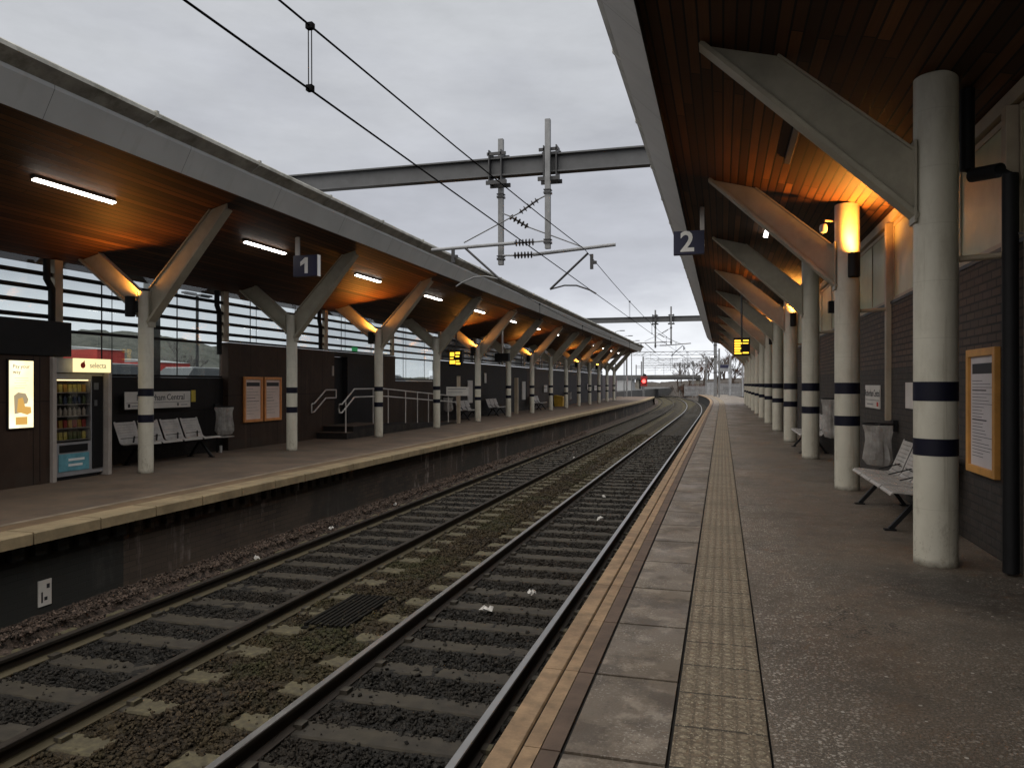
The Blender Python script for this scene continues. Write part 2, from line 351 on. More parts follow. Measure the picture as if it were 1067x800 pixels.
# bags
t = NT('bin_bag_plastic')
tl = t.new('ShaderNodeBsdfTranslucent'); tl.inputs[0].default_value = (.55, .52, .48, 1)
mx = t.new('ShaderNodeMixShader'); mx.inputs[0].default_value = .5
t.set(Base_Color=t.mix(t.ramp(t.noise(4, 5), [(.3, 0.), (.7, 1.)]), (.6, .57, .54), (.8, .78, .75)), Roughness=.25)
t.link(t.b.outputs[0], mx.inputs[1]); t.link(tl.outputs[0], mx.inputs[2]); tp = t.new('ShaderNodeBsdfTransparent'); m2 = t.new('ShaderNodeMixShader'); t.link(t.ramp(t.noise(4, 4, .6), [(.35, .55), (.65, .25)]), m2.inputs[0]); t.link(mx.outputs[0], m2.inputs[1]); t.link(tp.outputs[0], m2.inputs[2]); t.link(m2.outputs[0], t.out.inputs[0]); M['bag'] = t.m
# terrain
M['ground'] = plain('rough_ground', (.06, .05, .035), .95, .5, .2, bump=.2)
M['tarmac'] = plain('car_park_tarmac', (.06, .06, .06), .8, .3, .5)
t = NT('wooded_hill')
M['hill'] = t.set(Base_Color=t.mix(t.ramp(t.noise(.08, 6, .75), [(.35, 0.), (.65, 1.)]), (.030, .034, .028), (.075, .078, .068)), Roughness=1.)  # greyed mix puts distance haze into the slope colour
t.bump(t.noise(.12, 5), 1., 3.)

# ------------------------------------------------------------------ mesh builder
class MB:
    def __init__(s): s.v = []; s.f = []; s.mi = []; s.cur = 0
    def add(s, vs, fs):
        b = len(s.v); s.v.extend(tuple(p) for p in vs)
        for q in fs: s.f.append(tuple(b + i for i in q)); s.mi.append(s.cur)
        return s
    def box(s, x0, x1, y0, y1, z0, z1):
        s.add([(x0, y0, z0), (x1, y0, z0), (x1, y1, z0), (x0, y1, z0), (x0, y0, z1), (x1, y0, z1), (x1, y1, z1), (x0, y1, z1)],
              [(0, 3, 2, 1), (4, 5, 6, 7), (0, 1, 5, 4), (1, 2, 6, 5), (2, 3, 7, 6), (3, 0, 4, 7)]); return s
    def obox(s, c, ax, ay, az):  # centre and half-axis vectors
        c, ax, ay, az = map(Vector, (c, ax, ay, az))
        p = [c + i * ax + j * ay + k * az for k in (-1, 1) for j in (-1, 1) for i in (-1, 1)]
        s.add(p, [(0, 2, 3, 1), (4, 5, 7, 6), (0, 1, 5, 4), (1, 3, 7, 5), (3, 2, 6, 7), (2, 0, 4, 6)]); return s
    def bar(s, a, b, w, h, up=(0, 0, 1)):
        a, b = Vector(a), Vector(b); d = (b - a); u = Vector(up)
        if abs(d.normalized().dot(u)) > .98: u = Vector((0, 1, 0))
        sx = d.cross(u).normalized(); uz = sx.cross(d).normalized()
        return s.obox((a + b) / 2, d / 2, sx * w / 2, uz * h / 2)
    def prism(s, poly, axis, a, b):
        n = len(poly)
        def P(p, k): return (k, p[0], p[1]) if axis == 'x' else (p[0], k, p[1]) if axis == 'y' else (p[0], p[1], k)
        vs = [P(p, a) for p in poly] + [P(p, b) for p in poly]
        s.add(vs, [tuple(range(n))[::-1], tuple(range(n, 2 * n))] + [(i, (i + 1) % n, n + (i + 1) % n, n + i) for i in range(n)]); return s
    def tube(s, pts, r, seg=8, caps=True, r2=None):
        pts = [Vector(p) for p in pts]; n = len(pts); rings = []
        for i, p in enumerate(pts):
            d = (pts[min(i + 1, n - 1)] - pts[max(i - 1, 0)]).normalized()
            u = Vector((0, 0, 1)) if abs(d.z) < .95 else Vector((0, 1, 0))
            a = d.cross(u).normalized(); b = a.cross(d).normalized()
            rr = r if r2 is None else r + (r2 - r) * i / max(1, n - 1)
            rings.append([p + rr * (math.cos(2 * math.pi * k / seg) * a + math.sin(2 * math.pi * k / seg) * b) for k in range(seg)])
        vs = [q for rg in rings for q in rg]; fs = []
        for i in range(n - 1):
            for k in range(seg):
                fs.append((i * seg + k, i * seg + (k + 1) % seg, (i + 1) * seg + (k + 1) % seg, (i + 1) * seg + k))
        if caps: fs += [tuple(range(seg))[::-1], tuple((n - 1) * seg + k for k in range(seg))]
        s.add(vs, fs); return s
    def lathe(s, prof, c=(0, 0, 0), seg=24, axis='z', caps=True):
        vs = []
        for r, h in prof:
            for k in range(seg):
                a = 2 * math.pi * k / seg; p = (r * math.cos(a), r * math.sin(a), h)
                if axis == 'x': p = (h, p[0], p[1])
                if axis == 'y': p = (p[1], h, p[0])
                vs.append((p[0] + c[0], p[1] + c[1], p[2] + c[2]))
        fs = []
        for i in range(len(prof) - 1):
            for k in range(seg): fs.append((i * seg + k, i * seg + (k + 1) % seg, (i + 1) * seg + (k + 1) % seg, (i + 1) * seg + k))
        if caps: fs += [tuple(range(seg))[::-1], tuple((len(prof) - 1) * seg + k for k in range(seg))]
        s.add(vs, fs); return s
    def sheet(s, xs, ys, zf):
        nx = len(xs); vs = [(x, y, zf(x, y)) for y in ys for x in xs]
        s.add(vs, [(j * nx + i, j * nx + i + 1, (j + 1) * nx + i + 1, (j + 1) * nx + i) for j in range(len(ys) - 1) for i in range(nx - 1)]); return s
    def build(s, name, m, parent=None, smooth=False, bevel=0., loc=None):
        me = bpy.data.meshes.new(name)
        me.from_pydata([tuple(v) for v in s.v], [], s.f); me.update()
        for q in (m if isinstance(m, (list, tuple)) else [m]): me.materials.append(M[q] if isinstance(q, str) else q)
        me.polygons.foreach_set('material_index', s.mi)
        bm = bmesh.new(); bm.from_mesh(me); bmesh.ops.recalc_face_normals(bm, faces=bm.faces); bm.to_mesh(me); bm.free()
        if smooth:
            me.polygons.foreach_set('use_smooth', [True] * len(me.polygons))
            me.set_sharp_from_angle(angle=R(40))
        o = bpy.data.objects.new(name, me); COL.objects.link(o)
        if parent: o.parent = parent
        if loc: o.location = loc
        if bevel:
            b = o.modifiers.new('edge', 'BEVEL'); b.width = bevel; b.segments = 2; b.limit_method = 'ANGLE'; b.harden_normals = False
        return o

def tag(o, label, cat, group=None):
    label = label.replace('platform 1', 'platform one').replace('platform 2', 'platform two').replace('number 1', 'number one').replace('number 2', 'number two')
    o['label'] = label; o['category'] = cat
    if group: o['group'] = group
    return o
def thing(name, label, cat, loc=(0, 0, 0), rz=0., group=None):
    o = bpy.data.objects.new(name, None); COL.objects.link(o); o.location = loc; o.rotation_euler = (0, 0, rz); o.empty_display_size = .2
    return tag(o, label, cat, group)
def struct(o, kind='structure'): o['kind'] = kind; return o
def dup(o, parent=None):
    c = o.copy(); COL.objects.link(c)
    if parent: c.parent = parent
    for ch in list(o.children): dup(ch, c)
    return c
def text(body, size, m, parent, loc, rot, name='lettering', align='CENTER', ext=.0015, xs=1., off=0.):
    cu = bpy.data.curves.new('t', 'FONT'); cu.body = body; cu.size = size; cu.align_x = align; cu.align_y = 'CENTER'; cu.space_word = .75; cu.extrude = ext; cu.offset = off; cu.resolution_u = 3
    o = bpy.data.objects.new('t', cu); COL.objects.link(o)
    dg = bpy.context.evaluated_depsgraph_get(); me = bpy.data.meshes.new_from_object(o.evaluated_get(dg))
    bpy.data.objects.remove(o); bpy.data.curves.remove(cu)
    me.materials.clear(); me.materials.append(M[m]); me.name = name
    q = bpy.data.objects.new(name, me); COL.objects.link(q); q.parent = parent; q.location = loc; q.rotation_euler = rot; q.scale = (xs, 1, 1)
    return q
ORD = ['first', 'second', 'third', 'fourth', 'fifth', 'sixth', 'seventh', 'eighth', 'ninth', 'tenth', 'eleventh', 'twelfth', 'thirteenth', 'fourteenth', 'fifteenth', 'sixteenth']
def sh(y):  # the line curves away beyond the canopies
    return -.00078 * max(0., y - 60.) ** 2 if y < 160 else -.00078 * 1e4 - .156 * (y - 160)
def ysamp(a, b, near=1.0):
    out = [a]; 
    while out[-1] < b - 1e-6: out.append(min(b, out[-1] + (near if out[-1] < 60 else 2.)))
    return out
def sweep(mb, prof, ys, closed=True):
    n = len(prof); vs = []
    for y in ys:
        s_ = sh(y)
        vs += [(p[0] + s_, y, p[1]) for p in prof]
    fs = []
    for j in range(len(ys) - 1):
        for i in range(n if closed else n - 1):
            fs.append((j * n + i, j * n + (i + 1) % n, (j + 1) * n + (i + 1) % n, (j + 1) * n + i))
    if closed: fs += [tuple(range(n))[::-1], tuple((len(ys) - 1) * n + i for i in range(n))]
    mb.add(vs, fs); return mb
def pieces(mb, prof, y0, y1, step, gap):
    y = y0
    while y < y1:
        e = min(y + step - gap, y1); sweep(mb, prof, [y, e] if y < 60 else [y, (y + e) / 2, e]); y += step
    return mb

# ------------------------------------------------------------------ setting
Y0 = -14.
struct(MB().sheet([-900, -60, -13, 12, 60, 900], [-60, 0, 60, 150, 400, 1500], lambda x, y: -1.35).build('ground', 'ground'))
random.seed(3)
xs = [-7.6 + .14 * i for i in range(49)]; ys = [-6 + .16 * i for i in range(190)] + [24.4 + 1. * i for i in range(150)]
def bz(x, y):
    h = -1.085 + .018 * math.sin(x * 23.1 + y * 17.3) * math.sin(y * 29.7 - x * 11.) + random.uniform(-.012, .012)
    if x < -6.9: h += .10
    if -4.35 < x < -3.75: h += .03
    return h
mb = MB(); nx = len(xs); vs = [(x + sh(y), y, bz(x, y)) for y in ys for x in xs]
mb.add(vs, [(j * nx + i, j * nx + i + 1, (j + 1) * nx + i + 1, (j + 1) * nx + i) for j in range(len(ys) - 1) for i in range(nx - 1)])
struct(mb.build('track_bed', 'ballast', smooth=True))

# loose ballast stones, one object of stuff
def stones():
    rng = np.random.default_rng(5); P = []
    for (ya, yb, dens) in ((1.5, 7, 1550), (7, 13, 1200), (13, 22, 520), (22, 40, 140)):
        n = int((yb - ya) * 6.3 * dens)
        P.append(np.stack([rng.uniform(-7.3, -1.0, n), rng.uniform(ya, yb, n), np.full(n, ya)], 1))
    P = np.concatenate(P); x = P[:, 0]
    phase = ((P[:, 1] - .2) % .68) / .68
    on_sl = (phase > .1) & (phase < .5) & (((x > -3.75) & (x < -1.2)) | ((x > -6.88) & (x < -4.33)))
    keep = ~on_sl | (rng.random(len(x)) < np.where(((x > -3.3) & (x < -1.7)) | ((x > -6.4) & (x < -4.85)), .05, .03))
    for rx in (-1.725, -3.245, -4.845, -6.365): keep &= np.abs(x - rx) > .085
    P = P[keep]; n = len(P)
    base = np.array([[-1, -1, -1], [1, -1, -1], [1, 1, -1], [-1, 1, -1], [-1, -1, 1], [1, -1, 1], [1, 1, 1], [-1, 1, 1]], float)
    size = np.clip(rng.lognormal(math.log(.0100), .40, n), .0045, .027) * np.where(P[:, 1] > 13, 1.35, 1.) * np.where(P[:, 1] > 22, 1.4, 1.)
    v = base[None] * rng.uniform(.35, 1.2, (n, 8, 3)) * size[:, None, None] * rng.uniform(.6, 1.3, (n, 1, 3))
    q = rng.normal(size=(n, 4)); q /= np.linalg.norm(q, axis=1, keepdims=True)
    w, a, b, c = q.T
    Rm = np.stack([np.stack([1 - 2 * (b * b + c * c), 2 * (a * b - c * w), 2 * (a * c + b * w)], 1), np.stack([2 * (a * b + c * w), 1 - 2 * (a * a + c * c), 2 * (b * c - a * w)], 1), np.stack([2 * (a * c - b * w), 2 * (b * c + a * w), 1 - 2 * (a * a + b * b)], 1)], 1)
    v = np.einsum('nij,nkj->nki', Rm, v)
    z = np.full(n, -1.078) + rng.uniform(-.012, .016, n) + np.where(P[:, 0] < -6.9, .10, 0) + np.where((P[:, 0] > -4.35) & (P[:, 0] < -3.75), .03, 0)
    v += np.stack([P[:, 0], P[:, 1], z], 1)[:, None, :]
    F = np.array([[0, 3, 2, 1], [4, 5, 6, 7], [0, 1, 5, 4], [1, 2, 6, 5], [2, 3, 7, 6], [3, 0, 4, 7]])
    idx = (np.arange(n)[:, None, None] * 8 + F[None]).reshape(-1)
    me = bpy.data.meshes.new('ballast_stones'); me.vertices.add(n * 8); me.vertices.foreach_set('co', v.reshape(-1))
    me.loops.add(len(idx)); me.loops.foreach_set('vertex_index', idx.astype(np.int32))
    me.polygons.add(n * 6); me.polygons.foreach_set('loop_start', np.arange(0, len(idx), 4, dtype=np.int32))
    me.update(calc_edges=True); me.validate(); me.materials.append(M['stone'])
    o = bpy.data.objects.new('ballast_stones', me); COL.objects.link(o); o['kind'] = 'stuff'; o['label'] = 'loose dark ballast stones around the tracks'
stones()

# platform 2 (where we stand)
YE = 118.
ysA = ysamp(Y0, YE)
struct(sweep(MB(), [(-.86, -1.3), (-.86, -.1), (-.955, -.1), (-.955, -.014), (3.2, -.014), (3.2, -1.3)], ysA).build('platform_two_base', 'joint'))
struct(pieces(MB(), [(-.975, -.075), (-.975, -.008), (-.967, 0), (-.866, 0), (-.858, -.008), (-.858, -.075)], Y0 - .25, YE, 1.84, .008).build('platform_two_coping', 'coping'))
struct(pieces(MB(), [(-.846, -.02), (-.846, 0), (-.772, 0), (-.772, -.02)], Y0 - .25, YE, .92, .006).build('platform_two_line', 'coping'))
struct(pieces(MB(), [(-.768, -.02), (-.768, -.002), (-.682, -.002), (-.682, -.02)], Y0 - .25, YE, .92, .012).build('platform_two_border', 'coping_dark'))
struct(pieces(MB(), [(-.664, -.02), (-.664, 0), (-.232, 0), (-.232, -.02)], Y0 - .25, YE, .92, .026).build('platform_two_slabs', 'slab'))
struct(sweep(MB(), [(-.214, -.02), (-.214, .003), (.2, .003), (.2, -.02)], ysA).build('tactile_paving', 'tactile'))
struct(sweep(MB(), [(.212, -.03), (.212, -.001), (3.2, -.001), (3.2, -.03)], ysA).build('platform_two_surface', 'asphalt'))
# platform 1
YF = 96.
ysB = ysamp(Y0, YF)
mb = sweep(MB(), [(-7.38, -1.3), (-7.38, -.14), (-7.3, -.14), (-7.3, -.1), (-12.5, -.1), (-12.5, -1.3)], ysB)
y = Y0
while y < 14:
    mb.box(-7.385, -7.29, y, y + .15, -.30, -.142); y += .29
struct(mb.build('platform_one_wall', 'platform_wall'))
struct(pieces(MB(), [(-7.15, -.13), (-7.15, -.012), (-7.162, 0), (-7.52, 0), (-7.52, -.13)], Y0 + .32, YF, .915, .022).build('platform_one_coping', 'coping_far'))
struct(sweep(MB(), [(-7.53, -.12), (-7.53, -.003), (-7.80, -.003), (-7.80, -.12)], ysB).build('platform_one_border', 'coping_far_top'))
struct(sweep(MB(), [(-7.80, -.12), (-7.80, 0.001), (-7.90, 0.001), (-7.90, -.12)], ysB).build('platform_one_line', 'line_far'))
struct(sweep(MB(), [(-7.90, -.12), (-7.90, -.002), (-12.4, -.002), (-12.4, -.12)], ysB).build('platform_one_surface', 'asphalt_far'))
mb = MB(); e = sh(96)
mb.add([(-7.15 + e, 96, 0), (-12.4 + e, 96, 0), (-12.8 + e, 102, -.95), (-7.8 + e, 102, -.95), (-7.15 + e, 96, -1.3), (-7.8 + e, 102, -1.3)], [(0, 1, 2, 3), (0, 3, 5, 4)])
struct(mb.build('platform_one_end_ramp', 'line_far'))
# car park, hills
struct(MB().box(-168, -12.8, -40, 240, -1.3, .62).build('car_park', 'tarmac'))
random.seed(11)
def hz(x, y):
    u = min(1., max(0., (-x - 170) / 130.)); u = u * u * (3 - 2 * u)
    top = 23. + 3. * math.sin(y * .017 + 2.) + 2. * math.sin(y * .045)
    f = 1. if y < 350 else max(.25, 1 - (y - 350) / 90.)
    return .3 + u * (top * f + random.uniform(-1.3, 1.6))
struct(MB().sheet([-168.5 - 5 * i for i in range(60)], [-60 + 5 * i for i in range(170)], hz).build('hills', 'hill', smooth=True))

# ------------------------------------------------------------------ tracks
RAILP = [(-.07, -.16), (.07, -.16), (.07, -.148), (.012, -.125), (.010, -.045), (.036, -.033), (.036, -.006), (.028, 0), (-.028, 0), (-.036, -.006), (-.036, -.033), (-.010, -.045), (-.012, -.125), (-.07, -.148)]
def track(cx, label, rm):
    root = thing('railway_track', label, 'railway track', (cx, 0, -.915))
    for dx in (-.76, .76):
        sweep(MB(), [(p[0] + dx, p[1]) for p in RAILP], ysamp(-10, 175, 3.)).build('rail', rm, root)
    q = MB()
    prof = [(-1.26, -.155), (-1.26, -.172), (-1.25, -.155)]
    q.prism([(-.115, -.30), (-.135, -.17), (-.12, -.155), (.12, -.155), (.135, -.17), (.115, -.30)], 'x', -1.26, 1.26)
    for dx in (-.76, .76):
        for s_ in (-1, 1):
            q.box(dx + s_ * .078 - .02, dx + s_ * .078 + .035 * s_ + .02 if s_ > 0 else dx - .06, -.05, .05, -.154, -.118)
    sl = q.build('sleeper', 'sleeper', root)
    sl.location = (0, 2.5 - .0, 0); n = 1; rest = MB()
    y = 2.5 - .68 * 2
    k = 0
    random.seed(int(-cx * 10))
    while y < 172:
        if abs(y - 2.5) < .01: y += .68; continue
        if k < 99:
            c = sl.copy(); COL.objects.link(c); c.parent = root; c.location = (sh(y) + random.uniform(-.02, .02), y, random.uniform(-.006, .004)); c.rotation_euler = (0, 0, random.uniform(-.006, .006))
        else:
            rest.box(sh(y) - 1.26, sh(y) + 1.26, y - .125, y + .125, -.25, -.155)
        k += 1; y += .68
    o = rest.build('sleeper_run', 'sleeper', root); o['kind'] = 'stuff'
    return root
track(-2.485, 'railway track with shiny rail heads beside the tactile paved platform 2', 'rail')
track(-5.605, 'duller railway track running beside the platform 1 wall', 'rail_dull')
# ribbed board in the six-foot
mb = MB()
for i in range(9): mb.box(-4.42 + i * .06, -4.42 + i * .06 + .035, 7.35, 8.55, -1.055, -1.015)
mb.box(-4.43, -3.9, 7.3, 8.6, -1.07, -1.05)
tag(mb.build('ribbed_board', 'rusty_dark'), 'dark ribbed walkway board lying in the ballast between both tracks', 'trackside board')
# litter
random.seed(21)
for (x, y, lab, r) in ((-2.62, 8.36, 'crumpled white plastic scrap lying between rails near the ribbed board', .09), (-2.35, 9.2, 'torn pale wrapper on sleepers just beyond the crumpled white scrap', .06), (-6.75, 9.9, 'small white wrapper on pinkish ballast by platform 1 wall', .05), (-6.85, 12.3, 'pale crushed cup on ballast at the foot of platform 1 wall', .05), (-5.03, 26.4, 'white scrap between rails of the track beside platform 1', .07), (-2.3, 14.6, 'white scrap between shiny rails well past the torn wrapper', .07), (-2.7, 17.5, 'small pale scrap between shiny rails under the overhead gantry', .06), (-6.9, 15.2, 'small white cup on pinkish ballast below the ramp', .05)):
    q = MB(); m_ = 7
    for j in range(3):
        ox, oy = random.uniform(-r, r), random.uniform(-r, r)
        ring = [(x + ox + r * random.uniform(.3, .9) * math.cos(k * 6.283 / m_), y + oy + r * random.uniform(.3, .8) * math.sin(k * 6.283 / m_), -1.05 + random.uniform(.0, .05)) for k in range(m_)]
        q.add(ring + [(x + ox, y + oy, -.98)], [(k, (k + 1) % m_, m_) for k in range(m_)])
    tag(q.build('litter_scrap', 'litter'), lab, 'litter')

# ------------------------------------------------------------------ canopies
def zL(x): return 4.83 + .275 * (x + 8.0)
def zR(x): return 5.0 - .26 * (x + .75)
def canopy(name, label, pts, y0, y1, soff, sgn):
    root = thing(name, label, 'canopy', (0, 0, 0))
    (xi, zi), (xo, zo), (xg, zg) = pts
    m = MB(); (xa, za), (xb, zb) = soff; za_ = za
    m.add([(xa, y0, za), (xb, y0, zb), (xb, y1, zb), (xa, y1, za)], [(0, 1, 2, 3)]); m.build('soffit', 'wood', root)
    # fascia: inclined nose plus a small dark shadow lip and the upright upstand below the gutter
    nd = Vector((xo - xi, zo - zi)).normalized()
    px, pz = -nd.y * .02 * sgn, nd.x * .02 * sgn
    lip = (xi + (xo - xi) * .16, zi + (zo - zi) * .16)
    MB().prism([(xi, zi), (xo, zo), (xo, zo + .05), (xi + (xo - xi) * .1, zi + .10)], 'y', y0, y1).build('fascia', 'fascia', root); dd = -.012 if xo > xi else .012
    MB().prism([(xi + dd, zi + .006), (xi + dd * .1, zi + .006), (xi + dd * .1, za_ + .02), (xi + dd, za_ + .02)], 'y', y0, y1).build('shadow_trim', 'black', root)
    g = [(xo + .0, zo + .0505), (xg, zo + .16), (xg, zg - .02), (xg - .02 * (1 if xg > xo else -1), zg), (xo, zg)]
    y = y0 + 1.2; bk = MB().prism(g, 'y', y0, y1)
    while y < y1 - .1:
        d = .012 if xg > xo else -.012
        bk.prism([(xo + d, zo + .04), (xg + d, zo + .15), (xg + d, zg + .01), (xo, zg + .012)], 'y', y - .025, y + .025); y += 2.38
    bk.build('gutter', 'gutter', root)
    # roof body above
    MB().prism([(xi, za + .03), (xo, zo + .06), (xo, zg - .01), (xb, zb + .55), (xb, zb + .008), (xa, za + .008)], 'y', y0 + .01, y1 - .01).build('roof', 'roof', root)
    return root
CL = canopy('platform_canopy', 'long canopy over platform 1 with wooden soffit and grey sloping fascia', ((-7.80, 4.75), (-7.62, 5.09), (-7.44, 5.32)), Y0, 75.3, ((-7.79, zL(-7.79)), (-11.9, zL(-11.9))), 1)
CR = canopy('platform_canopy', 'canopy over platform 2 where we stand, wooden boards above cream columns', ((-.728, 4.87), (-1.10, 5.24), (-1.20, 5.42)), Y0, 63.5, ((-.74, zR(-.74)), (2.9, zR(2.9))), -1)

# ------------------------------------------------------------------ columns
yL = [11.3, 16.08, 20.85, 25.65, 30.45, 35.2, 39.9, 44.6, 49.25, 53.85, 58.5, 63.1, 67.7, 72.2]
yR = [7.47 + 4.93 * k for k in range(12)]
def plate_arm(poly, name, parent, top_edge, low_edge):
    m = MB().prism(poly, 'y', -.016, .016)
    (a, b) = low_edge; m.bar((a[0], 0, a[1]), (b[0], 0, b[1]), .15, .024, (0, 1, 0)) if False else None
    def fl(a, b, w, h):
        d = Vector((b[0] - a[0], 0, b[1] - a[1])); n = Vector((-d.z, 0, d.x)).normalized()
        m.obox(((a[0] + b[0]) / 2, 0, (a[1] + b[1]) / 2), d / 2, Vector((0, w / 2, 0)), n * h / 2)
    fl(*low_edge, .20, .045); fl(*top_edge, .12, .02)
    return m.build(name, 'arm', parent, bevel=.003)
def bands(root, r, zs):
    for a, b in zs:
        MB().lathe([(r, a), (r + .003, a + .001), (r + .003, b - .001), (r, b)], seg=28, caps=False).build('band', 'navy', root, smooth=True)
def left_column():
    c = thing('canopy_column', '', 'column', (-10, yL[0], 0)); r = .128
    MB().lathe([(r, 0), (r, 3.24), (r - .01, 3.262), (0.01, 3.263)], seg=28).build('shaft', 'column', c, smooth=True)
    bands(c, r, ((1.38, 1.52), (.91, 1.05)))
    f0, f1 = (.10, 2.70), (1.70, 4.62); t0, t1 = (.10, 3.30), (1.38, zL(-8.62) - .01)
    plate_arm([f0, f1, (1.70, zL(-8.3) - .01), t1, t0], 'front_arm', c, (t0, t1), (f0, (1.72, 4.64)))
    MB().box(.124, .14, -.085, .085, 2.62, 3.25).build('end_plate', 'arm', c, bevel=.003); MB().box(-.14, -.124, -.085, .085, 2.80, 3.25).build('end_plate', 'arm', c, bevel=.003)
    b0, b1 = (-.10, 2.86), (-1.40, zL(-11.4) + .0); u0, u1 = (-.10, 3.27), (-1.0, zL(-11.0) - .01)
    plate_arm([b0, b1, u1, u0], 'rear_arm', c, (u0, u1), (b0, b1))
    return c
def right_column():
    c = thing('canopy_column', '', 'column', (1.83, yR[0], 0)); r = .178
    MB().lathe([(r, 0), (r, 4.315), (r - .012, 4.325), (0.01, 4.326)], seg=36).build('shaft', 'column', c, smooth=True)
    bands(c, r, ((1.45, 1.62), (.97, 1.12)))
    MB().box(-.192, -.172, -.11, .11, 3.03, 3.76).build('end_plate', 'arm', c, bevel=.003)
    for z in (3.12, 3.34, 3.56):
        for y in (-.08, .08): MB().lathe([(.014, 0), (.014, .012), (.001, .013)], (-.192, y, z), 6, 'x').build('bolt', 'arm', c) if False else None
    a0, a1 = (-.15, 3.08), (-2.03, zR(-.2) - .005); t0, t1 = (-.15, 3.66), (-1.33, zR(.5) - .01)
    plate_arm([a0, t0, t1, a1], 'arm', c, (t0, t1), (a0, a1))
    return c
LITL = {0, 2, 4, 6, 9, 11}; LITR = {1, 3, 5, 7, 9, 11}
p = left_column()
for i, y in enumerate(yL):
    c = p if i == 0 else dup(p); c.location = (-10, y, 0)
    tag(c, '%s cream Y-shaped column along platform 1, counted from the vending machine' % ORD[i], 'column', 'Y-shaped columns along platform 1')
p = right_column()
for i, y in enumerate(yR):
    c = p if i == 0 else dup(p); c.location = (1.83, y, 0)
    tag(c, ('stout cream column beside the orange framed poster, dark blue bands' if i == 0 else '%s round cream column along platform 2, counted from the orange framed poster' % ORD[i]), 'column', 'round columns along platform 2')
# uplights
def spot(loc, aim, e, size=115):
    l = bpy.data.lights.new('uplight_lamp', 'SPOT'); l.energy = e; l.color = (1., .37, .055); l.spot_size = R(size); l.spot_blend = 1.; l.shadow_soft_size = .05
    o = bpy.data.objects.new('uplight_lamp', l); COL.objects.link(o); o.rotation_euler = Vector(aim).to_track_quat('-Z', 'Y').to_euler(); o.location = loc
    return o
def uplight():
    u = thing('uplight', '', 'uplight', (0, 0, 0))
    MB().lathe([(.075, 0), (.085, .01), (.085, .36), (.078, .36), (.07, .31), (.001, .31)], seg=20, caps=False).build('housing', 'black', u, smooth=True)
    MB().lathe([(.001, .322), (.062, .322), (.062, .326), (.001, .327)], seg=16, caps=False).build('lens', 'lens_on', u)
    MB().box(-.02, .02, .06, .14, .08, .28).build('bracket', 'black', u)
    return u
pu = None
EL, ER = 74., 300.
for side, ys_, lit in (('1', yL, LITL), ('2', yR, LITR)):
    for j, i in enumerate(sorted(lit)):
        if side == '1': loc, rz = (-10.17, ys_[i] - .19, 2.80), R(-40)
        else: loc, rz = (1.88, ys_[i] - .30, 3.18), 0.
        if pu is None: pu = uplight(); u = pu
        else: u = dup(pu)
        u.location = loc; u.rotation_euler = (0, 0, rz)
        tag(u, 'black cylindrical uplight glowing orange on the %s column of platform %s' % (ORD[i], side), 'uplight', 'uplights on the columns of platform %s' % side)
        s_ = spot((loc[0], loc[1], loc[2] + .345), (-.2, -.34, 1), EL if side == '1' else ER, 120); s_.parent = u
        s_.location = (0, 0, .345)
        if side == '1': s_.rotation_euler = Vector((.18, .0, 1)).to_track_quat('-Z', 'Y').to_euler(); s_.data.spot_size = R(165)
# strip lights
def strip(lit):
    u = thing('strip_light', '', 'strip light')
    MB().box(-.04, .04, -.73, .73, .0, .05).build('housing', 'strip_off', u, bevel=.004)
    MB().box(-.038, .038, -.72, .72, -.02, -.001).build('diffuser', 'lamp_on' if lit else 'strip_off', u, bevel=.006)
    return u
sl_on, sl_off = strip(True), strip(False)
usedf = {True: False, False: False}
def put_strip(loc, ry, lit, lab, grp):
    src = sl_on if lit else sl_off
    o = src if not usedf[lit] else dup(src); usedf[lit] = True
    o.location = loc; o.rotation_euler = (0, ry, 0); tag(o, lab, 'strip light', grp)
LYL = [4.3, 9.0, 13.8, 18.55, 23.3, 28.1, 32.9, 37.6, 42.3, 46.9, 51.6, 56.2, 60.8, 65.4, 70.0]
for i, y in enumerate(LYL):
    put_strip((-9.2, y, zL(-9.2) - .052), -math.atan(.275), True, ('lit white strip light under the platform 1 canopy, %s beyond the vending machine' % ORD[i - 2] if i > 1 else ('lit white strip light above the vending machine and lit advert' if i == 1 else 'lit white strip light over platform 1 before the lit advert')), 'strip lights under the platform 1 canopy')
LYR = [9.9, 15.1, 20.0, 24.9, 29.8, 34.8, 39.7, 44.6, 49.6, 54.5, 59.4]
for i, y in enumerate(LYR):
    put_strip((.83, y, zR(.83) - .052), math.atan(.26), i not in (0,), ('unlit dark strip light on the boards beside the thick poster column' if i == 0 else 'lit strip light under the platform 2 canopy, %s beyond the unlit one' % ORD[i - 1]), 'strip lights under the platform 2 canopy')

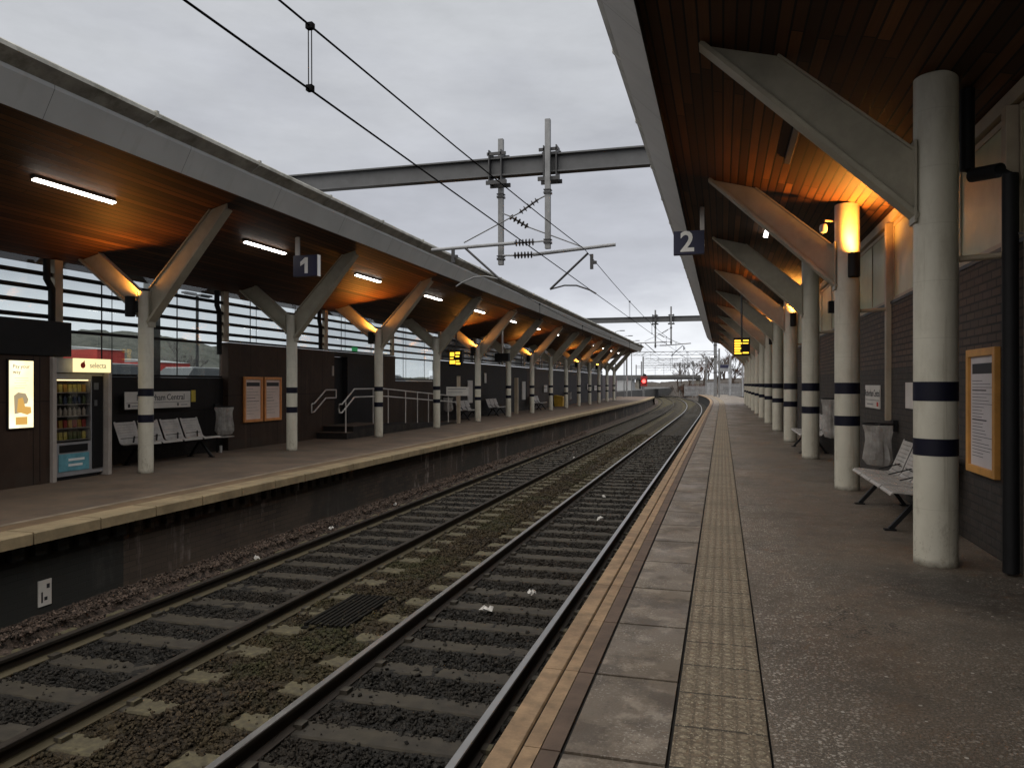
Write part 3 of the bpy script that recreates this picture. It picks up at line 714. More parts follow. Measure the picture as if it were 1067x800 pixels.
# ------------------------------------------------------------------ platform 2 building wall
WX = 2.43
b2 = thing('station_building', 'brown brick station building along platform 2 with clerestory windows', 'building', (0, 0, 0))
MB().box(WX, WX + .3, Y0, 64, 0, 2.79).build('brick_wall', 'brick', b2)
MB().box(WX - .015, WX + .3, Y0, 64, 2.79, 2.83).build('wall_coping', 'dark_metal', b2)
MB().box(2.9, 9, Y0, 64, 2.85, 4.7).build('inner_block', 'dark_panel', b2)
MB().box(2.75, 9, Y0, 64, 0, 2.8).build('rear_block', 'dark_panel', b2)
MB().box(WX - .03, WX + .05, Y0, 63.5, zR(WX) - .16, zR(WX) - .03).build('eaves_beam', 'cream_post', b2)
for k in range(-3, 12):
    y = 7.47 + 4.93 * k
    MB().box(WX - .07, WX + .03, y - .06, y + .06, 1.05 if k >= 1 else 2.72, zR(WX) - .17).build('wall_post', 'cream_post', b2, bevel=.004)
    w = MB(); ya, yb = y + .09, y + 4.93 - .09
    zt = zR(WX) - .18
    w.box(WX + .02, WX + .06, ya, yb, 2.83, 2.89); w.box(WX + .02, WX + .06, ya, yb, zt - .06, zt)
    for q in (ya, (ya + yb) / 2 - .9, (ya + yb) / 2 + .9, yb - .04): w.box(WX + .021, WX + .061, q, q + .04, 2.89, zt - .06)
    w = w.build('window', 'cream_post', b2)
    MB().box(WX + .035, WX + .043, ya + .04, yb - .04, 2.89, zt - .06).build('pane', 'glaze_opaque', w)
    MB().tube([(1.98, y, 2.70), (WX - .07, y, 2.72)], .028, 10).build('bracket_tube', 'cream_post', b2, smooth=True)

# black drainpipe and cable pipes beside the poster
tag(MB().tube([(2.12, 7.62, 4.24), (2.12, 7.62, 3.52), (2.15, 7.58, 3.46), (2.28, 7.3, 3.42), (2.33, 7.22, 3.36), (2.33, 7.20, .02)], .062, 14).build('drainpipe', 'black', smooth=True), 'thick black drainpipe with an elbow beside the orange framed poster', 'drainpipe')
tag(MB().tube([(2.38, 7.03, .02), (2.38, 7.03, 3.0)], .013, 8).build('conduit_pipe', 'cream_post', smooth=True), 'thin pale conduit running down the wall beside the black drainpipe', 'conduit')
tag(MB().tube([(2.38, 6.93, .02), (2.38, 6.93, 2.8), (2.38, 7.2, 2.86)], .011, 8).build('conduit_pipe', 'steel', smooth=True), 'thinner grey conduit bent at the top, next to the pale conduit', 'conduit')
tag(MB().tube([(2.37, 12.25, 1.02), (2.37, 12.25, .6)], .02, 8).build('conduit_pipe', 'dark_metal', smooth=True), 'short dark conduit under the wall post behind the metal bench', 'conduit')
# poster frame
def framed(name, label, cat, x, y0, y1, z0, z1, fm, pm, face, rows, group=None, head=True):
    root = thing(name, label, cat, (x, (y0 + y1) / 2, z0), 0 if face > 0 else math.pi, group)
    w, h = (y1 - y0) / 2, z1 - z0; q = .07 * (w / .4) ** .5
    MB().box(0, .05, -w, -w + q, 0, h).box(0, .05, w - q, w, 0, h).box(.0005, .0495, -w + q, w - q, 0, q).box(.0005, .0495, -w + q, w - q, h - q, h).build('frame', fm, root, bevel=.004)
    MB().box(0.001, .022, -w + q, w - q, q, h - q).build('poster', pm, root)
    random.seed(len(label))
    m = MB()
    if head: m.box(.022, .024, -w + q + .05, w - q - .04, h - q - .17, h - q - .07)
    z = h - q - (.24 if head else .08)
    for i in range(rows):
        if z < q + .06: break
        big = i in (3, rows // 2)
        m.box(.022, .0236, -w + q + .05, -w + q + .05 + (2 * w - 2 * q - .1) * random.uniform(.45, 1.), z, z + (.012 if big else .005)); z -= (h - 2 * q - .3) / rows
    m.build('printed_lines', 'grey_ink' if not head else 'ink', root)
    return root
framed('poster_frame', 'tall orange framed poster on the brick wall behind the thick column', 'poster', WX - .001, 7.76, 8.60, .73, 1.94, 'orange_frame', 'paper', -1, 24)
for i, (ya, yb) in enumerate(((16.19, 16.97), (17.05, 17.83))):
    framed('notice_board', ('copper framed timetable board beside the bin bag, first of the pair' if i == 0 else 'copper framed timetable board beside the forked column, second of the pair'), 'notice board', -11.44, ya, yb, .64, 1.78, 'copper_frame', 'paper_warm', 1, 9, 'timetable boards on platform 1')
# station name signs
def name_sign(label, x, yc, z, w, h, face, txt, small):
    root = thing('station_name_sign', label, 'sign', (x, yc, z), 0 if face > 0 else math.pi)
    MB().box(0, .02, -w / 2, w / 2, 0, h).build('board', 'white_board', root, bevel=.003)
    rot = (math.pi / 2, 0, math.pi / 2)
    text(txt, h * (.52 if w > 1.5 else .42), 'ink', root, (.0205, .06 if w > 1.5 else 0, h * .64), rot, off=.001)
    m = MB().box(.02, .0215, -w / 2 + .04, w / 2 - .04, h * .34, h * .34 + .008)
    m.build('rule_line', 'ink', root)
    m = MB()
    for (a, b) in small: m.box(.02, .0215, a, b, h * .14, h * .19)
    m.build('small_print', 'grey_ink', root)
    if w > 1.5:
        MB().prism([(.54, h * .1), (.58, h * .1), (.58, h * .22), (.6, h * .22), (.56, h * .31), (.52, h * .22), (.54, h * .22)], 'x', .0202, .0217).build('arrow', 'ink', root)
        MB().prism([(-.88, h * .1), (-.82, h * .1), (-.82, h * .3), (-.88, h * .3)], 'x', .0202, .0217).build('arrow', 'ink', root)
    else: MB().box(.0202, .0217, .38, .52, h * .1, h * .28).build('small_logo', 'red_ink', root)
    return root
name_sign('long white station name sign on the dark wall behind the platform 1 bench', -11.47, 13.33, 1.09, 1.92, .35, 1, 'Rotherham Central', [(-.78, -.6), (.66, .86)])
name_sign('white station name sign on brick wall above the clear bin bag', WX - .001, 13.72, 1.2, 1.25, .38, -1, 'Rotherham Central', [(-.45, .1)])
tag(MB().box(-11.47, -11.455, 14.33, 14.47, 1.2, 1.46).build('warning_plate', 'yellow_plate'), 'small yellow notice plate at the end of the platform 1 name sign', 'notice')
tag(MB().box(WX - .02, WX - .001, 10.9, 11.36, 1.27, 1.62).build('wall_plate', 'white_board', bevel=.003), 'white plate on brick wall half hidden behind the thick poster column', 'sign plate')
# platform number signs
def number_sign(n, x, y, z0, z1, xp, soff, label):
    root = thing('platform_number_sign', label, 'sign', (x, y, z0)); h = z1 - z0
    MB().box(-.28, .28, -.06, .06, 0, h).build('sign_box', 'sign_blue', root, bevel=.004)
    if n == '1':
        MB().prism([(-.01, .06), (.065, .06), (.065, .39), (.0, .39), (-.11, .30), (-.11, .215), (-.01, .27)], 'y', -.0625, -.0602).build('numeral', 'sign_white', root)
    else: text(n, h * 1.2, 'sign_white', root, (-.03, -.0605, h * .5), (math.pi / 2, 0, 0), 'numeral', ext=.002, off=.012)
    MB().box(xp - x - .04, xp - x + .04, -.03, .03, h + .001, soff - z0).build('hanger', 'rail_white', root)
    if n == '1': MB().box(.283, .295, -.055, .055, 0, h).build('edge_strip', 'sign_white', root)
number_sign('1', -8.36, 14., 3.84, 4.28, -8.57, zL(-8.57), 'dark blue hanging sign showing platform number 1')
number_sign('2', -.6, 14.5, 4.02, 4.46, -.36, zR(-.36), 'dark blue hanging sign showing platform number 2')
# departure displays
def display(label, x, y, z0, z1, w, top, rows):
    root = thing('departure_display', label, 'display', (x, y, z0)); h = z1 - z0
    MB().box(-w / 2, w / 2, -.09, .09, 0, h).build('casing', 'black', root, bevel=.006)
    m = MB()
    for (a, b, c, d) in rows: m.box(w * (a - .5), w * (b - .5), -.094, -.0905, h * c, h * d)
    m.build('lit_text', 'led', root)
    MB().tube([(0, 0, h), (0, 0, top - z0)], .03, 8).build('hanger', 'dark_metal', root)
display('amber departure display hanging over platform 2', .62, 26., 2.53, 3.12, .52, zR(.62), [(.06, .44, .78, .88), (.06, .5, .64, .74), (.06, .42, .5, .60), (.06, .46, .36, .46), (.06, .40, .22, .32), (.06, .48, .09, .18), (.58, .92, .80, .88), (.55, .9, .66, .72), (.56, .92, .12, .2)])
display('amber departure display hanging over platform 1 before the fifth column', -10.1, 28., 2.30, 2.93, .55, zL(-10.1), [(.1, .42, .62, .86), (.52, .85, .74, .88), (.52, .8, .56, .66), (.1, .36, .46, .54), (.08, .5, .14, .36), (.55, .88, .1, .22), (.56, .8, .28, .36)])
# hanging monitor
root = thing('hanging_monitor', 'black double monitor hung on a pole beyond the fifth forked column', 'monitor', (-9.55, 32.6, 2.62))
MB().box(-.33, .33, -.12, .12, 0, .36).build('casing', 'black', root, bevel=.01)
MB().tube([(0, 0, .36), (0, 0, zL(-9.55) - 2.62)], .05, 8).build('hanger', 'rail_white', root)

# benches
def bench(n, label, loc, rz):
    root = thing('metal_bench', label, 'bench', loc, rz, 'perforated metal benches')
    sw = .62
    for i in range(n):
        y0 = (i - n / 2) * sw + .03; y1 = y0 + sw - .06; m = MB()
        # profile: from the front lip back to the backrest top (x forward = +)
        prof = [(.47, .43), (.44, .455), (.36, .455), (.22, .44), (.08, .425), (.02, .43)]
        back = [(-.02, .47), (-.05, .55), (-.09, .65), (-.13, .75), (-.17, .86)]
        def slat(a, b, off=.0):
            for s0, s1 in ((y0, y0 + .05), (y1 - .05, y1)):
                m.bar((a[0], (s0 + s1) / 2, a[1]), (b[0], (s0 + s1) / 2, b[1]), .05, .016, (0, 1, 0)) if False else m.prism([(a[0], a[1]), (b[0], b[1]), (b[0], b[1] - .016), (a[0], a[1] - .016)], 'y', s0, s1)
        full = prof + back
        for a, b in zip(full, full[1:]):
            slat(a, b)
            L = math.hypot(b[0] - a[0], b[1] - a[1]); k = max(1, round(L / .06))
            for j in range(k):
                f0, f1 = j / k, (j + .72) / k
                p0 = (a[0] + (b[0] - a[0]) * f0, a[1] + (b[1] - a[1]) * f0); p1 = (a[0] + (b[0] - a[0]) * f1, a[1] + (b[1] - a[1]) * f1)
                m.prism([p0, p1, (p1[0], p1[1] - .014), (p0[0], p0[1] - .014)], 'y', y0 + .05, y1 - .05)
        m.build('seat', 'seat_metal', root)
    L = n * sw / 2
    MB().box(.1, .17, -L, L, .34, .40).build('beam', 'black', root)
    for y in (-L + .3, L - .3):
        MB().bar((.13, y, .36), (.42, y, .012), .045, .05, (0, 1, 0)).bar((.13, y, .36), (-.12, y, .012), .045, .05, (0, 1, 0)).box(.36, .48, y - .04, y + .04, .0, .016).box(-.18, -.06, y - .04, y + .04, .0, .016).build('leg', 'black', root)
    for i in range(n):
        y = (i + .5 - n / 2) * sw
        MB().bar((-.035, y + .12, .56), (.16, y - .12, .462), .03, .012, (0, 0, 1)).build('seat_bracket', 'black', root)
    return root
bench(4, 'perforated metal bench under the platform 1 station name sign', (-11.22, 13.22, 0), 0)
bench(3, 'perforated metal bench beside the tall pale panel on platform 1', (-11.22, 32.3, 0), 0)
bench(3, 'perforated metal bench against the dark wall under the hanging monitor', (-11.22, 36.8, 0), 0)
bench(3, 'perforated metal bench between the yellow grit bin and sixth column', (-11.22, 46., 0), 0)
bench(4, 'perforated metal bench against the brick wall beside the thick poster column', (2.19, 10.0, 0), math.pi)
bench(4, 'perforated metal bench between the third and fourth round columns of platform 2', (2.19, 19.6, 0), math.pi)

# bin bags on hoops
def bag(label, loc, rz, seed, h=.62):
    root = thing('bin_bag', label, 'bin bag', loc, rz, 'clear bin bags on wall hoops')
    random.seed(seed); seg = 26; prof = [(.205, 0), (.2, -.03), (.17, -.12), (.165, -.25), (.19, -.42), (.2, -.52), (.16, -.60), (.05, -.62)]
    ph = [random.uniform(0, 6.28) for _ in range(4)]; vs = []
    for j, (r, z) in enumerate(prof):
        for k in range(seg):
            a = 6.2832 * k / seg
            q = 1 + .10 * math.sin(5 * a + ph[0] + j * .5) + .07 * math.sin(9 * a + ph[1]) + .04 * math.sin(13 * a + ph[2] + j)
            if j == 0: q = 1
            vs.append((.24 + r * q * math.cos(a), r * q * math.sin(a), (z + (random.uniform(-.012, .012) if j else 0)) * h / .62))
    fs = [(j * seg + k, j * seg + (k + 1) % seg, (j + 1) * seg + (k + 1) % seg, (j + 1) * seg + k) for j in range(len(prof) - 1) for k in range(seg)]
    fs.append(tuple((len(prof) - 1) * seg + k for k in range(seg)))
    MB().add(vs, fs).build('bag', 'bag', root, smooth=False)
    hoop = [(.24 + .208 * math.cos(6.2832 * k / 24), .208 * math.sin(6.2832 * k / 24), .0) for k in range(25)]
    MB().tube(hoop, .012, 6).build('hoop', 'black', root)
    MB().box(-.0, .06, -.09, .09, -.1, .06).build('wall_bracket', 'black', root)
    m = MB(); random.seed(seed + 1)
    for i in range(7):
        c = (.24 + random.uniform(-.07, .07), random.uniform(-.07, .07), (-.50 + random.uniform(0, .24)) * h / .62)
        m.obox(c, (.05, .02, .01), (-.02, .05, .01), (.0, .01, .045))
    m.build('rubbish', 'tread', root)
bag('clear bin bag hanging by the bench under the platform 1 name sign', (-11.48, 15.2, 1.07), 0, 1, .66)
bag('clear bin bag full of brown rubbish on the brick wall by metal bench', (2.42, 11.95, 1.02), math.pi, 2, .6)
bag('clear bin bag on the wall between second and third round columns', (2.42, 16.6, 1.3), math.pi, 3, .8)
bag('clear bin bag hanging at the bottom end of the access ramp', (-11.48, 30.2, 1.03), 0, 4, .6)
bag('clear bin bag on the dark wall beyond the yellow grit bin', (-11.48, 56.4, 1.0), 0, 5, .6)
root = thing('bin_stand', 'small dark stand with white cup under the platform 1 bin bag', 'stand', (-11.3, 15.15, 0))
MB().tube([(0, 0, 0), (0, 0, .16)], .03, 10).build('cup', 'litter', root); MB().box(-.12, .22, -.2, .2, .36, .38).build('shelf', 'seat_metal', root); MB().tube([(-.1, 0, 0), (-.1, 0, .36)], .02, 8).build('post', 'black', root)

# security camera, plain black box on a short bracket
root = thing('security_camera', 'pale security camera on the second round column near the soffit', 'camera', (1.5, 12.3, 4.05))
MB().tube([(.17, .12, .03), (0, 0, .03), (0, 0, -.05)], .018, 8).build('bracket', 'cream_post', root)
MB().lathe([(.01, .0), (.05, -.02), (.06, -.08), (.05, -.13), (.01, -.15)], (-.02, -.02, -.02), 14).build('dome', 'white_board', root, smooth=True)
root = thing('fixture', 'small black loudspeaker on the wall post behind the third round column', 'fixture', (2.25, 16.9, 3.2))
MB().box(-.12, .10, -.1, .1, -.12, .12).build('cabinet', 'black', root, bevel=.01); MB().box(.1, .13, -.03, .03, -.03, .03).build('bracket', 'dark_metal', root)

# ------------------------------------------------------------------ platform 1 building
GX = -11.6
b1 = thing('station_building', 'long dark station building along platform 1 with barred windows', 'building', (0, 0, 0))
def wallbox(m, ya, yb, z0, z1, x=GX, nm='wall_panel'): return MB().box(x - .25, x, ya, yb, z0, z1).build(nm, m, b1)
wallbox('dark_panel', Y0, 10.95, 0, 1.74); wallbox('dark_panel', 10.95, 15.63, 0, 1.74)
wallbox('brown_panel', 15.63, 20.78, 0, 2.60, -11.45)
wallbox('navy_panel', 21.62, 24.0, 0, 2.60, -11.45); wallbox('brown_panel', 24.0, 25.2, 0, 2.60, -11.43)
wallbox('dark_panel', 20.78, 21.62, 2.45, 2.60, -11.45); wallbox('brown_panel', 25.2, 29.9, 0, 1.7, GX)
wallbox('dark_panel', 29.9, 45., 0, 2.6); wallbox('brown_panel', 45., 52., 0, 2.6, -11.59); wallbox('navy_panel', 52., 75.5, 0, 2.6)
d = MB().box(-11.68, -11.6, 20.80, 21.60, .345, 2.44).build('door', 'black', b1); MB().tube([(-11.595, 20.92, 1.2), (-11.595, 20.92, 1.5)], .015, 8).build('handle', 'steel', d)
MB().box(-11.45, -11.43, 20.62, 20.72, 1.85, 2.15).build('door_light', 'vend_frame', b1)
py = [-3.5, 1.3, 6.15] + [v - .4 for v in yL]
for k, y in enumerate(py):
    MB().box(GX - .03, GX + .07, y - .09, y + .09, 2.62 if y < 10 or y > 15 else 1.75, zL(GX) - .01).build('wall_post', 'cream_post', b1, bevel=.004)
for k, (ya, yb) in enumerate(zip(py, py[1:] + [75.5])):
    low = 1.745 if (10 < ya < 13 or 24 < ya < 28) else 2.62
    w = MB(); top = zL(GX) + .0
    w.box(GX - .03, GX + .02, ya + .1, yb - .1, low, low + .05)
    for z in (2.80, 3.05, 3.30, 3.55):
        w.box(GX - .02, GX + .035, ya + .1, yb - .1, z - .036, z + .036)
    if low < 2: w.box(GX - .02, GX + .035, ya + .1, yb - .1, 2.535, 2.59)
    for y in (ya + 1.05, ya + 3.15): w.box(GX - .012, GX + .0, y - .012, y + .012, low + .05, top)
    w.box(GX - .011, GX + .001, ya + 1.3, ya + 1.31, low + .05, top)
    w = w.build('window', 'black', b1)
    MB().box(GX - .045, GX - .037, ya + .08, yb - .08, low + .02, top).build('pane', 'pane' if ya < 28 else 'glaze_far', w)
for y, lab in ((10.58, 'black drainpipe on the window bay above the vending machine'), (15.22, 'black drainpipe beside the wall post above the platform 1 bin bag'), (19.9, 'black drainpipe beside the window post above the access steps')):
    tag(MB().tube([(-11.46, y, 3.8), (-11.46, y, 3.45), (-11.50, y + .14, 3.3), (-11.50, y + .14, 2.3 if y < 15.5 else 2.63)], .06, 10).build('drainpipe', 'black', smooth=True), lab, 'drainpipe')
tag(MB().box(-11.5, -11.47, 22.0, 22.35, 2.66, 2.79).build('exit_sign', 'green_sign'), 'small green sign over the dark door on platform 1', 'sign')

# kiosk with lit advert
root = thing('kiosk', 'brown panelled kiosk with black header beside the vending machine', 'kiosk', (0, 0, 0))
MB().box(-11.55, -10.5, 3., 9.75, 0, 2.05).build('body', 'brown_panel', root); MB().box(-11.55, -10.47, 3., 10.15, 2.052, 2.62).build('header', 'black', root, bevel=.01)
for y in (7.6, 8.72, 9.56): MB().box(-10.5, -10.497, y, y + .012, .05, 2.03).build('panel_joint', 'black', root)
root = thing('lit_advert', 'glowing cream advert poster on the brown kiosk wall', 'advert', (-10.5, 9.21, .92))
MB().box(0, .03, -.235, .235, -.02, 1.06).build('case', 'black', root); MB().box(.03, .034, -.21, .21, 0, 1.04).build('poster', 'advert_lit', root)
rot = (math.pi / 2, 0, math.pi / 2)
text('Pay your', .085, 'advert_ink', root, (.0345, -.15, .95), rot, align='LEFT'); text('way', .085, 'advert_ink', root, (.0345, -.15, .865), rot, align='LEFT')
m = MB()
for i, (a, b) in enumerate(((-.12, .12), (-.1, .12), (-.12, .08), (-.1, .1), (-.12, .06))): m.box(.034, .0355, a, b, .77 - i * .038, .775 - i * .038)
m.build('printed_lines', 'advert_grey', root)
MB().prism([(-.12, .22), (-.13, .5), (-.06, .55), (.07, .53), (.12, .44), (.1, .38), (.03, .36), (.06, .3), (.02, .24)], 'x', .034, .0352).build('artwork', 'advert_grey', root)
MB().prism([(-.08, .25), (-.06, .45), (.02, .47), (.06, .33), (.16, .32), (.17, .23), (.1, .2), (.0, .23)], 'x', .0353, .0365).build('artwork', 'advert_art', root)
MB().box(.034, .0355, -.1, .1, .05, .17).build('artwork', 'advert_art', root)

# vending machine
root = thing('vending_machine', 'grey vending machine stocked with drinks beneath a glowing yellow header', 'vending machine', (0, 0, 0))
X = -10.55
MB().box(-11.4, X - .3, 9.84, 10.89, .06, 1.78).box(X - .3, X, 9.84, 9.92, .06, 1.78).box(X - .3, X, 10.62, 10.89, .06, 1.78).box(X - .3, X, 9.92, 10.62, .06, .62).box(X - .3, X, 9.92, 10.62, 1.68, 1.78).build('cabinet', 'vend_grey', root)
MB().box(X - .299, X - .29, 9.92, 10.62, .62, 1.68).build('back_panel', 'vend_in', root)
MB().box(X, X + .008, 9.925, 10.615, .625, 1.675).build('glass_front', 'pane_mach', root)
shz = [.66, .86, 1.06, 1.26, 1.46]
for z in shz: MB().box(X - .285, X - .015, 9.925, 10.615, z - .012, z).build('shelf', 'vend_frame', root)
MB().box(X - .06, X - .03, 9.94, 10.6, 1.655, 1.675).build('inside_lamp', 'vend_tube', root)
MB().box(X, X + .02, 10.65, 10.87, .14, 1.74).build('control_panel', 'black', root)
m = MB().box(X + .02, X + .026, 10.67, 10.77, 1.50, 1.62).box(X + .02, X + .026, 10.68, 10.74, 1.22, 1.32); m.build('coin_slot', 'steel', root)
MB().box(X, X + .012, 9.98, 10.55, .46, .58).build('dispensing_flap', 'black', root); 
a = MB().box(X, X + .01, 9.96, 10.58, .14, .43).build('advert_sticker', 'vend_blue', root)
MB().box(X + .01, X + .012, 10.15, 10.48, .31, .35).box(X + .01, X + .012, 10.15, 10.44, .22, .26).build('sticker_stripes', 'sign_white', a)
MB().box(-11.4, X + .11, 9.755, 9.83, 0, 2.03).build('frame_post', 'vend_frame', root, bevel=.004); MB().box(-11.4, X + .11, 10.90, 10.98, 0, 2.03).build('frame_post', 'vend_frame', root, bevel=.004)
MB().box(-11.39, X + .03, 9.831, 10.899, 1.79, 2.03).build('top_panel', 'vend_grey', root); MB().box(-11.3, X - .02, 9.87, 10.81, 0, .058).build('plinth', 'black', root)
hd = MB().box(X + .11, X + .16, 10.14, 10.90, 1.80, 2.03).build('header_sign', 'header_lit', root)
text('selecta', .13, 'grey_ink', hd, (X + .1605, 10.62, 1.915), rot)
MB().lathe([(.001, 0), (.05, 0), (.05, .002), (.001, .002)], (X + .16, 10.30, 1.915), 16, 'x').prism([(10.29, 1.95), (10.33, 2.0), (10.34, 1.94)], 'x', X + .1605, X + .1625).build('swirl_logo', 'red_ink', hd)
prodcols = [('prod_a', (.45, .25, .05)), ('prod_b', (.35, .05, .04)), ('prod_c', (.10, .13, .05)), ('prod_d', (.45, .38, .3)), ('prod_e', (.05, .07, .12)), ('prod_f', (.5, .42, .1))]
for k, c_ in prodcols: M[k] = plain(k, c_, .35, .3, 20)
random.seed(9)
rowm = [('prod_c', 'prod_f'), ('prod_a', 'prod_b'), ('prod_d', 'prod_d'), ('prod_e', 'prod_c'), ('prod_a', 'prod_f')]
rown = ['bottom', 'lowest but one', 'middle', 'upper middle', 'top']
for r, z in enumerate(shz):
    for k in range(7):
        y = 9.975 + k * .096; bottle = r in (2, 3); m = MB(); xx = X - .08
        if bottle: m.lathe([(.028, 0), (.03, .01), (.03, .095), (.012, .13), (.012, .145)], (xx, y, z + .001), 10)
        else: m.obox((xx, y, z + .066), (.012, 0, .004), (0, .034, 0), (-.004, 0, .063))
        o = m.build('drink_bottle' if bottle else 'snack_packet', random.choice(rowm[r]), smooth=bottle)
        tag(o, ('small drinks bottle on the %s shelf inside the vending machine' if bottle else 'small snack packet on the %s shelf inside the vending machine') % rown[r], 'bottle' if bottle else 'snack', 'goods on the %s vending shelf' % rown[r])

# access steps, ramp and handrails
root = thing('access_ramp', 'dark steps and ramp up to the black door on platform 1', 'ramp', (0, 0, 0))
MB().box(-11.44, -10.45, 19.7, 20.1, 0, .17).box(-11.44, -10.45, 20.1, 22.2, 0, .34).build('steps', 'dark_panel', root)
MB().box(-11.44, -10.44, 19.68, 20.09, .171, .19).build('tread', 'tread', root); MB().box(-11.44, -10.44, 20.08, 22.2, .341, .36).build('tread', 'tread', root)
MB().prism([(22.21, 0), (22.21, .34), (29.6, .02), (29.6, 0)], 'x', -11.4, -10.45).build('ramp_slope', 'dark_panel', root)
root = thing('handrail', 'pale tubular handrail along the outer edge of the access ramp', 'handrail', (-10.5, 0, 0))
for dz in (0, -.24):
    MB().tube([(0, 19.35, 1.02 + dz), (0, 19.5, 1.02 + dz), (0, 20.25, 1.45 + dz), (0, 22.2, 1.45 + dz), (0, 29.4, 1.08 + dz)], .022, 8).build('rail', 'rail_white', root, smooth=True)
MB().tube([(0, 19.35, 1.02), (0, 19.3, .9), (0, 19.35, .78)], .022, 8).build('end_loop', 'rail_white', root, smooth=True)
for y in (19.72, 21.5, 22.6, 24.0, 25.05, 26.1, 27.15, 28.2, 29.2):
    zb = .171 if y < 20 else .36 if y < 22.3 else .02 + .32 * (29.6 - y) / 7.4
    MB().tube([(0, y, zb), (0, y, 1.44 if y < 22.3 and y > 20 else (1.13 if y < 20 else 1.45 - .37 * (y - 22.2) / 7.2))], .02, 8).build('post', 'rail_white', root, smooth=True)
root = thing('handrail', 'short pale handrail on the wall beside the access steps', 'handrail', (-11.36, 0, 0))
for dz in (0, -.24):
    MB().tube([(0, 19.3, 1.02 + dz), (0, 19.45, 1.04 + dz), (0, 20.1, 1.42 + dz), (0, 20.72, 1.42 + dz)], .022, 8).build('rail', 'rail_white', root, smooth=True)
for a_ in ((19.3, 1.02), (20.72, 1.42)): MB().tube([(0, a_[0], a_[1]), (0, a_[0], a_[1] - .24)], .022, 8).build('end_loop', 'rail_white', root, smooth=True)

# platform 1 further along
root = thing('sign_post', 'cream post carrying a white sign board near the ramp end', 'sign post', (-10.35, 29.0, 0))
MB().box(-.06, .06, -.06, .06, 0, 1.92).build('post', 'cream_post', root); MB().box(-.5, .45, -.09, -.061, 1.12, 1.48).build('board', 'white_board', root)
MB().box(-.44, .36, -.0925, -.0905, 1.38, 1.41).box(-.44, .2, -.0925, -.0905, 1.25, 1.27).build('printed_lines', 'grey_ink', root)
tag(MB().box(-11.6, -11.54, 33.7, 34.35, .7, 1.77).build('tall_panel', 'white_board', bevel=.01), 'tall pale panel on the dark wall between two metal benches', 'panel')
tag(MB().box(-11.6, -11.54, 43.7, 44.45, .65, 1.75).build('tall_panel', 'white_board', bevel=.01), 'tall pale panel on dark wall beyond the seventh forked column', 'panel')
tag(MB().box(-11.6, -11.56, 36.3, 36.6, 1.65, 2.15).build('light_panel', 'white_board'), 'narrow white wall plate above the bench under hanging monitor', 'sign plate')
for (x, y, lab) in ((-10.62, 38.95, 'pale square post standing beyond the sixth forked column'),):
    tag(MB().box(x - .09, x + .09, y - .09, y + .09, 0, 1.93).build('square_post', 'cream_post'), lab, 'post')
root = thing('grit_bin', 'yellow grit bin against the dark wall of platform 1', 'grit bin', (-11.2, 53., 0))
MB().prism([(-.3, 0), (.28, 0), (.34, .6), (-.36, .6)], 'y', -.55, .55).build('tub', 'yellow_bin', root, bevel=.02); MB().prism([(-.38, .6), (.36, .6), (.3, .7), (-.34, .8)], 'y', -.58, .58).build('lid', 'yellow_bin', root, bevel=.02)
for (ya, yb, z0, z1, lab) in ((49.3, 50.3, 1.05, 1.52, 'white sign on dark wall above the bench by grit bin'), (66.2, 67.6, 1.1, 1.6, 'white sign on the dark wall behind thirteenth forked column'), (70., 71.4, 1.0, 1.45, 'white sign on the dark wall by the canopy end')):
    root = thing('wall_sign', lab, 'sign', (-11.55, 0, 0)); MB().box(0, .03, ya, yb, z0, z1).build('board', 'white_board', root); MB().box(.03, .033, ya + .1, yb - .2, z0 + .25, z0 + .3).build('printed_lines', 'grey_ink', root)
# metal panel fence beyond the canopy
root = thing('panel_fence', 'dark slatted fence beyond the end of platform 1 canopy', 'fence', (0, 0, 0))
m = MB(); y = 75.7
while y < 92: m.box(-11.65 + sh(y), -11.6 + sh(y), y, y + .14, .05, 2.5); y += .17
m.build('slats', 'fence_dark', root)
for y in (76, 80, 84, 88, 92): MB().box(-11.75 + sh(y), -11.66 + sh(y), y - .05, y + .05, 0, 2.55).build('post', 'steel', root)

# white plate on the platform wall
root = thing('marker_plate', 'small white marker plate low on the platform 1 wall', 'marker plate', (-7.379, 6.78, -.90))
MB().box(0, .012, -.085, .085, 0, .29).build('plate', 'white_board', root)
MB().box(.012, .0135, .02, .06, .19, .24).box(.012, .0135, -.05, -.03, .04, .16).box(.012, .0135, -.01, .03, .06, .1).build('marks', 'ink', root)

